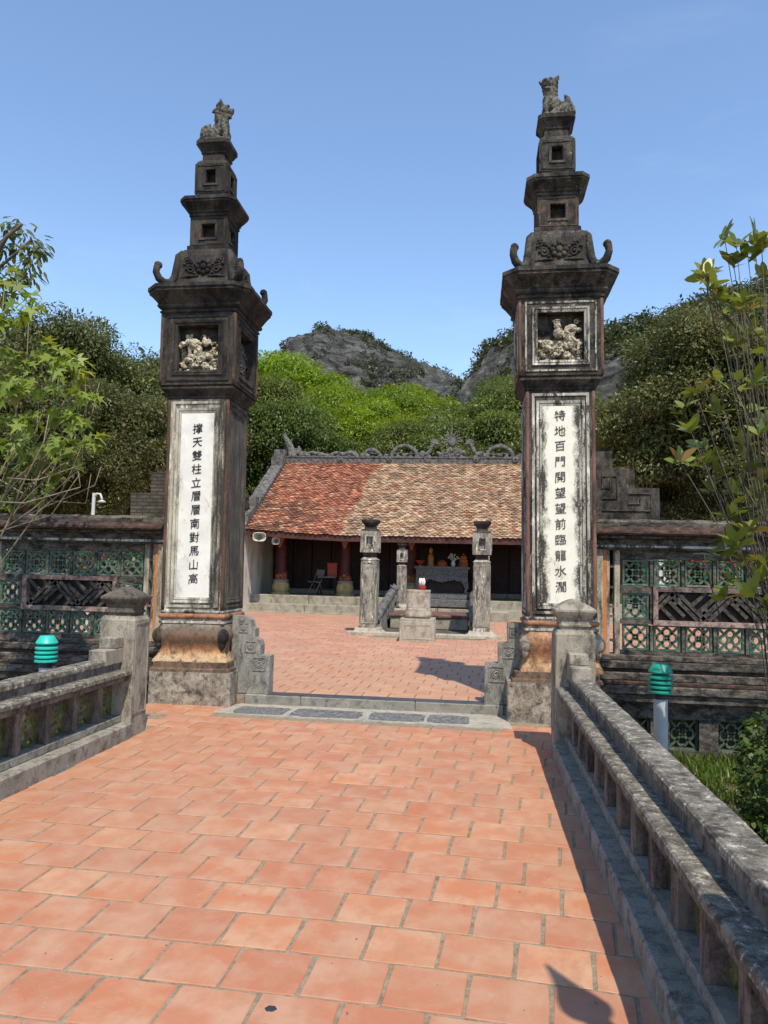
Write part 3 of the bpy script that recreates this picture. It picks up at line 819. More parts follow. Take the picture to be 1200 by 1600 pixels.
# unseen post with a pointed tip, added and shaped to cast a paving shadow
_d = (855 - 600) / FPX * r2 - (1508 - 800) / FPX * u2 + fwd
_k = -CAM_H / _d.z
sp = thing('shadow_caster_post', 'tall unseen post with pointed tip added to cast a shadow on the paving', 'post', (_d.x * _k + 0.23 * 3.0, _d.y * _k - 0.58 * 3.0, 0))
MB().sq([(0.085, -0.3), (0.085, 2.0), (0.11, 2.05), (0.11, 2.12), (0.07, 2.16)]).build('shaft', M['post'], sp)
MB().lathe([(0.05, 2.15), (0.05, 2.42), (0.10, 2.50), (0.085, 2.58), (0.05, 2.72), (0.028, 2.86), (0.01, 3.0)], 14).build('bud', M['post'], sp, smooth=True)

# ================================================================== gate pillars
def chars(text, parent, x, ztop, zbot, size, y, mat):
    n = len(text)
    for i, c in enumerate(text):
        cu = bpy.data.curves.new('t', 'FONT')
        cu.body = c
        cu.size = size
        cu.align_x = 'CENTER'
        cu.align_y = 'CENTER'
        cu.extrude = 0.003
        cu.offset = 0.0
        cu.resolution_u = 3
        o = bpy.data.objects.new('t', cu)
        link(o)
        bpy.context.view_layer.update()
        me = bpy.data.meshes.new_from_object(o.evaluated_get(bpy.context.evaluated_depsgraph_get()))
        bpy.data.objects.remove(o)
        # centre it, lean and swell it a little like brush writing
        nv = len(me.vertices)
        if nv:
            co = np.empty(nv * 3, np.float32); me.vertices.foreach_get('co', co); co = co.reshape(-1, 3)
            c0 = (co.max(0) + co.min(0)) / 2
            co[:, :2] -= c0[:2]
            co[:, 1] += 0.10 * co[:, 0]                      # strokes rise to the right
            co[:, 0] += 0.0025 * np.sin(co[:, 1] * 90 + i)
            co[:, 1] += 0.0025 * np.sin(co[:, 0] * 80 + 2 * i)
            me.vertices.foreach_set('co', co.ravel())
        me.materials.clear(); me.materials.append(mat)
        ob = bpy.data.objects.new('character', me)
        link(ob, parent)
        ob.location = (x, y, ztop + (zbot - ztop) * i / (n - 1))
        ob.rotation_euler = (math.pi / 2, 0, 0)

def lion(mb, s=1.0, turn=0.0):
    """seated guardian lion facing +X, about 0.56 high, base at z=0"""
    a = MB()
    a.sq([(0.15, 0.0), (0.15, 0.03)])
    a.ell((-0.06, 0, 0.13), (0.125, 0.095, 0.11))                   # rump
    a.ell((-0.05, 0.075, 0.105), (0.095, 0.045, 0.09)); a.ell((-0.05, -0.075, 0.105), (0.095, 0.045, 0.09))
    a.ell((0.03, 0, 0.20), (0.11, 0.085, 0.11), rot=Matrix.Rotation(-0.8, 3, 'Y'))
    a.ell((0.075, 0, 0.25), (0.078, 0.088, 0.11))                   # chest
    for sy in (-0.058, 0.058):
        a.tube([(0.08, sy, 0.26), (0.125, sy, 0.15), (0.11, sy, 0.05), (0.115, sy, 0.03)], [0.045, 0.036, 0.030, 0.034])
        a.ell((0.14, sy, 0.043), (0.045, 0.032, 0.025))
        a.tube([(-0.02, sy * 1.5, 0.07), (0.04, sy * 1.6, 0.05), (0.08, sy * 1.6, 0.043)], [0.045, 0.034, 0.026])
    a.tube([(0.06, 0, 0.27), (0.062, 0, 0.34), (0.065, 0, 0.40)], [0.085, 0.080, 0.078])
    for k, (dx, dz) in enumerate(((-0.18, 0.22), (-0.205, 0.15), (-0.14, 0.27))):      # flame tail
        a.tube([(-0.14, 0, 0.10), (dx - 0.01, 0.012 * (k - 1), (dz + 0.1) / 2), (dx, 0.025 * (k - 1), dz), (dx + 0.03, 0.025 * (k - 1), dz + 0.05)], [0.05, 0.052, 0.036, 0.012])
    h = MB()
    h.ell((0.0, 0, 0.03), (0.092, 0.088, 0.080))
    h.ell((0.075, 0, 0.012), (0.055, 0.062, 0.042))                # upper jaw
    h.ell((0.062, 0, -0.045), (0.048, 0.05, 0.020), rot=Matrix.Rotation(0.28, 3, 'Y'))   # lower jaw
    h.ell((0.118, 0, 0.038), (0.022, 0.034, 0.022))                # nose
    for sy in (-1, 1):
        h.ell((0.062, sy * 0.045, 0.072), (0.026, 0.024, 0.020))   # brows
        h.tube([(0.0, sy * 0.07, 0.075), (-0.015, sy * 0.105, 0.10), (-0.005, sy * 0.125, 0.13)], [0.030, 0.025, 0.009])
        for q in range(5):                                         # mane curls
            h.ell((-0.045 - 0.008 * q, sy * (0.075 - 0.006 * q), 0.065 - 0.045 * q), (0.040, 0.036, 0.034), 8, 6)
    for q in range(4):
        h.tube([(-0.01 - 0.022 * q, 0, 0.08 - 0.01 * q), (-0.045 - 0.028 * q, 0, 0.125 - 0.03 * q), (-0.05 - 0.038 * q, 0, 0.16 - 0.045 * q)], [0.045, 0.034, 0.008])
    h.xf(Matrix.Translation((0.075, 0, 0.43)) @ Matrix.Rotation(turn, 4, 'Z'))
    a.add(h.v, h.f)
    return a

def swirl(mb, cx, y, cz, r, depth, turns=1.6, w=0.014, a0=0.0, cw=1):
    pts, rad = [], []
    n = 18
    for i in range(n + 1):
        t = i / n
        rr = r * (1 - 0.85 * t)
        a = a0 + cw * turns * 2 * math.pi * t
        pts.append((cx + rr * math.cos(a), y - depth * (0.6 + 0.4 * t), cz + rr * math.sin(a)))
        rad.append(w * (0.7 + 0.5 * t))
    mb.tube(pts, rad, 6)

def relief_scene(kind, seed):
    """high relief filling a niche 0.51 wide and 0.55 high, back at y=0, towards -Y"""
    rr = random.Random(seed)
    a = MB()
    a.box(-0.255, 0.255, -0.012, 0.02, -0.275, 0.0)
    def lump(x, z, r, d, e=1.0):
        a.ell((x, -d, z), (r, r * 0.8, r * e), 10, 7)
    # rocks and clouds along the foot, heaped to one side
    for i in range(70):
        x = rr.uniform(-0.24, 0.24)
        top = -0.08 + (0.11 * (x + 0.1) if kind == 0 else 0.10 * abs(x))
        z = rr.uniform(-0.26, top)
        lump(x, z, rr.uniform(0.014, 0.036), rr.uniform(0.02, 0.085), rr.uniform(0.6, 1.0))
    for i in range(16):
        x, z = rr.uniform(-0.21, 0.21), rr.uniform(-0.24, -0.06)
        swirl(a, x, 0, z, rr.uniform(0.03, 0.05), rr.uniform(0.08, 0.11), 1.5, 0.011, rr.uniform(0, 6), rr.choice((-1, 1)))
    if kind == 0:      # a stooping beast with a coiled mane, a bird behind
        a.ell((-0.07, -0.06, 0.06), (0.085, 0.06, 0.075)); a.ell((-0.13, -0.07, 0.085), (0.06, 0.05, 0.05)); a.ell((-0.205, -0.08, 0.065), (0.045, 0.035, 0.035))
        a.ell((-0.235, -0.085, 0.035), (0.02, 0.025, 0.025))
        swirl(a, -0.07, 0, 0.07, 0.075, 0.12, 1.8, 0.014, 0.5, -1)
        swirl(a, -0.015, 0, -0.02, 0.04, 0.10, 1.3, 0.012, 0.5, 1)
        for dx in (-0.13, -0.06, 0.0):
            a.tube([(dx, -0.06, 0.03), (dx + 0.01, -0.075, -0.05), (dx - 0.01, -0.07, -0.11)], [0.03, 0.02, 0.018])
        for dx in (-0.16, -0.14, -0.12, -0.18):
            a.tube([(-0.14, -0.03, 0.11), (dx, -0.035, 0.17), (dx + rr.uniform(-.02, .02), -0.04, 0.205)], [0.018, 0.016, 0.008])
        a.ell((0.06, -0.04, 0.09), (0.055, 0.04, 0.05)); a.tube([(0.05, -0.05, 0.12), (0.055, -0.055, 0.17), (0.03, -0.06, 0.185)], [0.025, 0.018, 0.012])
        a.tube([(0.09, -0.04, 0.16), (0.12, -0.05, 0.11), (0.15, -0.05, 0.04)], [0.012, 0.014, 0.01])
        for i in range(8): lump(rr.uniform(0.13, 0.23), rr.uniform(-0.05, 0.09), rr.uniform(0.02, 0.035), 0.05, 0.7)
    else:              # a seated figure-like lion and a rounded yellow beast
        a.ell((-0.02, -0.06, 0.06), (0.058, 0.05, 0.07)); a.ell((-0.03, -0.075, 0.13), (0.042, 0.04, 0.04)); a.lathe([(0.035, 0.15), (0.042, 0.19), (0.05, 0.20), (0.02, 0.205)], 10, -0.035, -0.07)
        a.ell((0.115, -0.06, 0.10), (0.075, 0.055, 0.052), rot=Matrix.Rotation(-0.3, 3, 'Y')); a.ell((0.205, -0.07, 0.085), (0.035, 0.03, 0.028)); a.ell((0.075, -0.08, 0.06), (0.03, 0.03, 0.03))
        for dx in (0.07, 0.10, 0.15):
            a.tube([(dx, -0.06, 0.07), (dx - 0.02, -0.08, 0.0), (dx + 0.02, -0.075, -0.04), (dx + 0.05, -0.07, -0.05)], [0.03, 0.022, 0.018, 0.015])
        swirl(a, 0.19, 0, 0.19, 0.04, 0.05, 1.4, 0.009); swirl(a, -0.02, 0, 0.07, 0.05, 0.11, 1.6, 0.012)
        for i in range(10): lump(rr.uniform(-0.24, -0.10), rr.uniform(-0.1, 0.03), rr.uniform(0.02, 0.035), rr.uniform(.03, .07), 0.8)
        a.tube([(0.20, -0.06, -0.02), (0.21, -0.07, -0.09), (0.19, -0.08, -0.15), (0.215, -0.08, -0.19)], [0.016, 0.02, 0.018, 0.012])
    # clip to the niche
    a.v = [(max(-0.253, min(0.253, x)), y, max(-0.273, min(0.268, z))) for x, y, z in a.v]
    return a

def rosette(mb, y, cz, hw):
    """flower and leaf scrolls on the carved pedestal"""
    mb.ell((0, y - 0.01, cz), (0.045, 0.03, 0.045), 10, 7)
    for q in range(8):
        a = q * math.pi / 4
        mb.ell((0.075 * math.cos(a), y - 0.008, cz + 0.075 * math.sin(a)), (0.034, 0.026, 0.034), 8, 6)
    for sx in (-1, 1):
        swirl(mb, sx * 0.17, y + 0.012, cz - 0.03, 0.06, 0.022, 1.5, 0.014, 0 if sx > 0 else math.pi, sx)
        swirl(mb, sx * 0.21, y + 0.012, cz + 0.08, 0.045, 0.02, 1.4, 0.013, 1.0, -sx)
        mb.tube([(sx * 0.28, y, cz - 0.13), (sx * 0.18, y - 0.012, cz - 0.115), (sx * 0.06, y - 0.008, cz - 0.12)], [0.012, 0.02, 0.01], 6)
        for q in range(7):
            an = q * 0.9
            mb.ell((sx * (0.13 + 0.07 * math.cos(an) + 0.05 * (q % 3)), y - 0.002, cz + 0.02 + 0.10 * math.sin(an * 1.3)), (0.026, 0.02, 0.018), 8, 5)
        for q in range(4):
            mb.ell((sx * (0.11 + 0.045 * q), y - 0.004, cz + 0.03 + 0.035 * math.sin(q * 2.2)), (0.022, 0.018, 0.018), 8, 5)

def gate_pillar(label, x, y, z0, L, side, text, tx, zt, zb, dark, shaft, ped, panel, sx_plinth=0.0):
    t = thing('gate_pillar', label, 'pillar', (x, y, z0))
    t.rotation_euler = (0, -0.0115, 0)
    DK = M[dark]
    b = MB().sq([(0.4925, -0.25, .01), (0.4925, 0.395, .012)], cx=sx_plinth).build('plinth', M['plinth'], t, rough=(0.06, 0.006, 5))
    MB().sq([(0.487, 0.394), (0.483, 0.425), (0.455, 0.44), (0.452, 0.505)], cx=sx_plinth * 0.6).build('plinth_cap', M['plinthcap'], t, rough=(0.06, 0.006, 6))
    bl = MB().sq([(0.45, 0.500, .02), (0.447, 0.525, .03), (0.42, 0.57, .05), (0.405, 0.62, .06), (0.41, 0.67, .08), (0.432, 0.73, .10), (0.452, 0.79, .11), (0.452, 0.83, .11), (0.435, 0.88, .09), (0.40, 0.925, .06), (0.385, 0.945, .03)]).build('bulbous_base', M[ped], t, smooth=True, auto=50, rough=(0.05, 0.004, 7))
    kn = MB()
    kn.ell((0, 0, 0), (0.075, 0.075, 0.095), 10, 8); kn.tube([(0, 0, -0.05), (0.0, 0, -0.12), (-0.01, 0, -0.16)], [0.055, 0.03, 0.012])
    km = kn.mesh('corner_knob', DK if L else M['plinth'], smooth=True)
    for q in range(4):
        a = math.pi / 4 + q * math.pi / 2
        inst(km, 'corner_knob', bl, (0.555 * math.cos(a), 0.555 * math.sin(a), 0.80), (0, 0, a))
    MB().sq([(0.385, 0.943), (0.40, 0.95), (0.40, 0.972), (0.372, 0.977), (0.372, 1.0)]).build('fillet', M['molding'], t, rough=(0.06, 0.003, 8))
    MB().sq([(0.375, 0.995, .02), (0.398, 1.005, .02), (0.408, 1.025, .02), (0.405, 1.045, .02), (0.385, 1.06, .02)]).build('torus_ring', M['ring'], t, smooth=True, auto=60, rough=(0.06, 0.003, 8))
    MB().sq([(0.372, 1.058), (0.372, 1.075), (0.385, 1.08), (0.385, 1.10)]).build('fillet', M['molding'], t, rough=(0.06, 0.002, 8))
    s = MB().sq([(0.374, 1.098, .004), (0.374, 3.632, .004)]).build('shaft', M[shaft], t, rough=(0.09, 0.003, 4))
    bm_ = MB().tube([(0, 0, 1.10), (0, 0, 1.9), (0, 0, 2.7), (0, 0, 3.63)], 0.024, 10).mesh('corner_bead', M['beadL' if L else 'bead'], smooth=True, rough=(0.08, 0.002, 9))
    for ax, ay in ((-1, -1), (1, -1), (1, 1), (-1, 1)):
        inst(bm_, 'corner_bead', s, (ax * 0.363, ay * 0.363, 0), (0, 0, random.uniform(0, 6)))
    fr = MB()
    fr.ring(0.315, 1.135, 3.605, 0.285, 1.165, 3.575, -0.386, -0.366, 0.0)
    fr.ring(0.265, 1.19, 3.52, 0.235, 1.22, 3.49, -0.396, -0.366, 0.006)
    fr.ring(0.228, 1.227, 3.483, 0.205, 1.25, 3.46, -0.388, -0.366, 0.006)
    fm = fr.mesh('panel_moulding', M['molding'] if not L else M['moldingL'], rough=(0.2, 0.0015, 5))
    pm = MB().box(-0.204, 0.204, -0.380, -0.370, 1.251, 3.459).mesh('inscription_panel', M[panel])
    blank = MB().box(-0.204, 0.204, -0.380, -0.370, 1.251, 3.459).mesh('blank_panel', M[shaft])
    fm2 = fm
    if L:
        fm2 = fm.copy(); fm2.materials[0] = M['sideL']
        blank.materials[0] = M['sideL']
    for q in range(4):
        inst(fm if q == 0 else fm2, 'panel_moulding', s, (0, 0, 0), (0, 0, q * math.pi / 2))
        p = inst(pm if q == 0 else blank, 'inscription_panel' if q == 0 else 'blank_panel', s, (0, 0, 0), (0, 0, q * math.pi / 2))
    chars(text, s, tx, zt - z0, zb - z0, 0.128, -0.3835, M['ink' if L else 'inkR'])
    MB().sq([(0.374, 3.63), (0.395, 3.645), (0.395, 3.665), (0.385, 3.67), (0.405, 3.695), (0.445, 3.735), (0.455, 3.745), (0.455, 3.765), (0.44, 3.77), (0.44, 3.79)]).build('corbel', DK, t, rough=(0.07, 0.003, 7))
    # niche storey
    bx = MB().sq([(0.325, 3.788), (0.325, 4.672)])
    for q in range(4):
        k = len(bx.v)
        w = 0.465 if q % 2 == 0 else 0.3249
        bx.ring(w, 3.79, 4.67, 0.255, 3.96, 4.515, -0.465, -0.324)
        bx.xf(Matrix.Rotation(q * math.pi / 2, 4, 'Z'), k)
    nb = bx.build('niche_storey', DK, t, rough=(0.09, 0.003, 5))
    nf = MB()
    nf.ring(0.395, 3.835, 4.635, 0.375, 3.855, 4.615, -0.477, -0.460, 0.004)
    nf.ring(0.315, 3.905, 4.57, 0.292, 3.928, 4.547, -0.482, -0.460, 0.004)
    nf.ring(0.283, 3.937, 4.538, 0.257, 3.962, 4.513, -0.475, -0.455, 0.010)
    nfm = nf.mesh('niche_frame', M['molding'] if not L else DK, rough=(0.2, 0.0015, 5))
    rel = organic('relief_carving', relief_scene(0 if L else 1, 5), M['relief'], None, 0.0062, 0.007, 55, 1)
    rel.parent = nb
    rel.location = (0, -0.325, 4.237)
    for q in range(4):
        inst(nfm, 'niche_frame', nb, (0, 0, 0), (0, 0, q * math.pi / 2))
        if q in (1, 3):
            o = inst(rel.data, 'relief_carving', nb, (0.325 * math.sin(q * math.pi / 2), -0.325 * math.cos(q * math.pi / 2), 4.237), (0, 0, q * math.pi / 2))
            o.data = rel.data.copy(); o.data.materials[0] = M['lion']
    bb = MB().tube([(0, 0, 3.795), (0, 0, 4.2), (0, 0, 4.66)], 0.022, 10).mesh('corner_bead', M['bead'] if not L else M['beadL'], smooth=True, rough=(0.08, 0.002, 9))
    for ax, ay in ((-1, -1), (1, -1), (1, 1), (-1, 1)):
        inst(bb, 'corner_bead', nb, (ax * 0.452, ay * 0.452, 0), (0, 0, random.uniform(0, 6)))
    MB().sq([(0.463, 4.668), (0.485, 4.68), (0.485, 4.70), (0.468, 4.705), (0.468, 4.72), (0.50, 4.735), (0.512, 4.752), (0.512, 4.772), (0.50, 4.777), (0.53, 4.81, .05), (0.575, 4.86, .10), (0.62, 4.90, .15), (0.63, 4.905, .16), (0.63, 4.935, .16), (0.645, 4.94, .165), (0.645, 4.985, .165), (0.58, 5.0, .13), (0.44, 5.02, .05)]).build('cornice', DK, t, rough=(0.07, 0.004, 6))
    # carved pedestal with curled corner horns
    cp = MB().sq([(0.47, 4.995, .05), (0.465, 5.045, .05), (0.41, 5.06, .04), (0.375, 5.10, .04), (0.355, 5.16, .03), (0.35, 5.28, .03), (0.35, 5.44, .03), (0.335, 5.49, .03), (0.30, 5.53, .03), (0.262, 5.55), (0.262, 5.60)]).build('carved_pedestal', DK, t, rough=(0.05, 0.004, 9))
    ro = MB(); rosette(ro, -0.352, 5.285, 0.3)
    rom = ro.mesh('rosette_carving', DK, smooth=True)
    for q in range(4): inst(rom, 'rosette_carving', cp, (0, 0, 0), (0, 0, q * math.pi / 2))
    ho = MB()
    ho.tube([(0.42, 0, 5.50), (0.47, 0, 5.44), (0.49, 0, 5.30), (0.51, 0, 5.16), (0.56, 0, 5.08), (0.64, 0, 5.06), (0.71, 0, 5.10), (0.745, 0, 5.17), (0.735, 0, 5.235), (0.715, 0, 5.255)], [0.03, 0.04, 0.043, 0.045, 0.05, 0.052, 0.048, 0.042, 0.045, 0.03], 10)
    ho.ell((0.722, 0, 5.262), (0.052, 0.042, 0.05), 10, 8)
    hm = ho.mesh('corner_horn', DK, smooth=True, rough=(0.06, 0.004, 12))
    for q in range(4): inst(hm, 'corner_horn', cp, (0, 0, 0), (0, 0, math.pi / 4 + q * math.pi / 2))
    def lantern(name, hw, z0_, z1_, ww, wz0, wz1, dep, mat):
        a = MB().sq([(hw - dep, z0_ + 0.001), (hw - dep, z1_ - 0.001)])
        for q in range(4):
            k = len(a.v)
            a.ring(hw if q % 2 == 0 else hw - dep - 0.0002, z0_, z1_, ww, wz0, wz1, -hw, -hw + dep + 0.001)
            a.xf(Matrix.Rotation(q * math.pi / 2, 4, 'Z'), k)
        o = a.build(name, mat, t, rough=(0.07, 0.003, 9))
        f = MB()
        f.ring(ww + 0.035, wz0 - 0.035, wz1 + 0.035, ww + 0.008, wz0 - 0.008, wz1 + 0.008, -hw - 0.010, -hw + 0.01, 0.003)
        f.ring(hw - 0.02, z0_ + 0.02, z1_ - 0.02, hw - 0.035, z0_ + 0.035, z1_ - 0.035, -hw - 0.007, -hw + 0.01)
        m1 = f.mesh('window_frame', M['bead'] if (not L and hw > 0.21) else mat, rough=(0.2, .001, 9))
        for q in range(4): inst(m1, 'window_frame', o, (0, 0, 0), (0, 0, q * math.pi / 2))
        return o
    lantern('lower_lantern', 0.235, 5.598, 5.985, 0.085, 5.715, 5.88, 0.11, DK)
    MB().sq([(0.232, 5.98), (0.25, 5.99), (0.25, 6.015), (0.238, 6.02), (0.262, 6.04), (0.262, 6.055), (0.30, 6.09, .04), (0.345, 6.13, .08), (0.35, 6.135, .085), (0.35, 6.155, .085), (0.362, 6.16, .09), (0.362, 6.20, .09), (0.30, 6.215, .06), (0.20, 6.235)]).build('cornice', DK, t, rough=(0.06, 0.003, 7))
    MB().sq([(0.165, 6.23, .03), (0.185, 6.25, .03), (0.20, 6.275, .03), (0.205, 6.31, .02)]).build('lantern_foot', DK, t, rough=(0.05, 0.002, 8))
    lantern('upper_lantern', 0.207, 6.305, 6.69, 0.062, 6.435, 6.60, 0.10, DK)
    MB().sq([(0.207, 6.685, .02), (0.20, 6.72, .025), (0.18, 6.745, .025), (0.145, 6.755), (0.14, 6.85), (0.158, 6.86), (0.158, 6.88), (0.148, 6.885), (0.168, 6.91), (0.205, 6.955, .04), (0.218, 6.965, .05), (0.218, 7.015, .05), (0.18, 7.03, .04), (0.16, 7.04)]).build('top_cornice', DK, t, rough=(0.05, 0.003, 8))
    if L: lm = lion(None, turn=0.0)
    else: lm = lion(None, turn=1.15)
    if not L: lm.xf(Matrix.Rotation(math.pi, 4, 'Z'))
    li = organic('lion_finial', lm, M['lion'], t, 0.010, 0.006, 40, 2)
    li.location = (0, 0, 7.035)
    tag(li, 'small seated guardian lion of lichened plaster on the pillar top')
    return t
gate_pillar('soot-black gate pillar whose white couplet panel begins with the character for support', -3.31, 9.085, -0.022, True, 1, '撑天雙柱立層層南對馬山高', 0.005, 3.25, 1.452, 'dark', 'shaftL', 'pedestal', 'panelL', 0.035)
gate_pillar('speckled gate pillar with mould creeping round its cream couplet panel', 0.955, 8.985, 0.035, False, -1, '特地百門開望望前臨龍水濶', -0.005, 3.385, 1.468, 'darkR', 'shaftR', 'pedestalR', 'panelR', -0.10)

# stepped scroll stones against the pillars, inside the gate
def scroll_stone(label, outline, y, flip):
    x0 = outline[0][0]
    t = MB().prism(outline, 'y', -0.09, 0.09).build('scroll_stone', M['scroll'], None, rough=(0.05, 0.003, 8))
    t.location = (0, y, 0)
    tag(t, label, 'carved stone')
    for cx, cz, r in (flip):
        sp_ = MB()
        swirl(sp_, cx, -0.082, cz, r * 0.78, 0.012, 2.1, 0.011, 0.3, 1)
        sp_.ring(r * 1.12, cz - r * 1.1, cz + r * 1.1, r * 0.98, cz - r * 0.96, cz + r * 0.96, -0.099, -0.08)
        for i in range(len(sp_.v) - 16, len(sp_.v)):
            x_, y_, z_ = sp_.v[i]; sp_.v[i] = (x_ + cx, y_, z_)
        sp_.build('spiral_carving', M['scroll'], t)
    return t
scroll_stone('stepped grey scroll stone leaning against the soot-black gate pillar', [(-2.88, CZ), (-2.405, CZ), (-2.405, 0.56), (-2.525, 0.565), (-2.525, 0.68), (-2.55, 0.74), (-2.60, 0.77), (-2.60, 0.87), (-2.645, 0.89), (-2.665, 0.97), (-2.71, 1.02), (-2.88, 1.02)], 8.98, [(-2.535, 0.46, 0.072), (-2.645, 0.66, 0.06), (-2.74, 0.88, 0.05)])
scroll_stone('stepped grey scroll stone shadowed by the speckled gate pillar', [(0.56, CZ), (0.56, 1.04), (0.37, 1.04), (0.37, 0.81), (0.265, 0.80), (0.265, 0.575), (0.118, 0.57), (0.118, CZ)], 8.98, [(0.25, 0.45, 0.08), (0.385, 0.70, 0.06), (0.445, 0.93, 0.05)])
def ray(px, py):
    return (px - 600) / FPX * r2 - (py - 800) / FPX * u2 + fwd
def at_y(px, py, Y):
    d = ray(px, py); k = Y / d.y
    return Vector((d.x * k, Y, CAM_H + d.z * k))
def at_z(px, py, Z):
    d = ray(px, py); k = (Z - CAM_H) / d.z
    return Vector((d.x * k, d.y * k, Z))

# ================================================================== pierced garden walls beside the gate
FT_G = flower_tile(0.285, 0.05, M['glaze'], bar=0.02)
FT_D = flower_tile(0.30, 0.05, M['glazeD'], bar=0.02)
def clip_bar(mb, x0, z0, x1, z1, w, rect, y0, y1):
    """bar of width w from p to q, its centre line clipped to the rectangle"""
    a, b, c, d = rect
    t0, t1 = 0.0, 1.0
    dx, dz = x1 - x0, z1 - z0
    for p, q in ((-dx, x0 - a), (dx, b - x0), (-dz, z0 - c), (dz, d - z0)):
        if abs(p) < 1e-9:
            if q < 0: return
            continue
        r_ = q / p
        if p < 0: t0 = max(t0, r_)
        else: t1 = min(t1, r_)
    if t1 - t0 < 0.02: return
    ax, az, bx, bz = x0 + dx * t0, z0 + dz * t0, x0 + dx * t1, z0 + dz * t1
    L = math.hypot(dx, dz)
    nx, nz = -dz / L * w / 2, dx / L * w / 2
    q = [(ax - nx, az - nz), (bx - nx, bz - nz), (bx + nx, bz + nz), (ax + nx, az + nz)]
    mb.add([(x, y0, z) for x, z in q] + [(x, y1, z) for x, z in q], [(0, 1, 2, 3), (7, 6, 5, 4), (0, 4, 5, 1), (1, 5, 6, 2), (2, 6, 7, 3), (3, 7, 4, 0)])

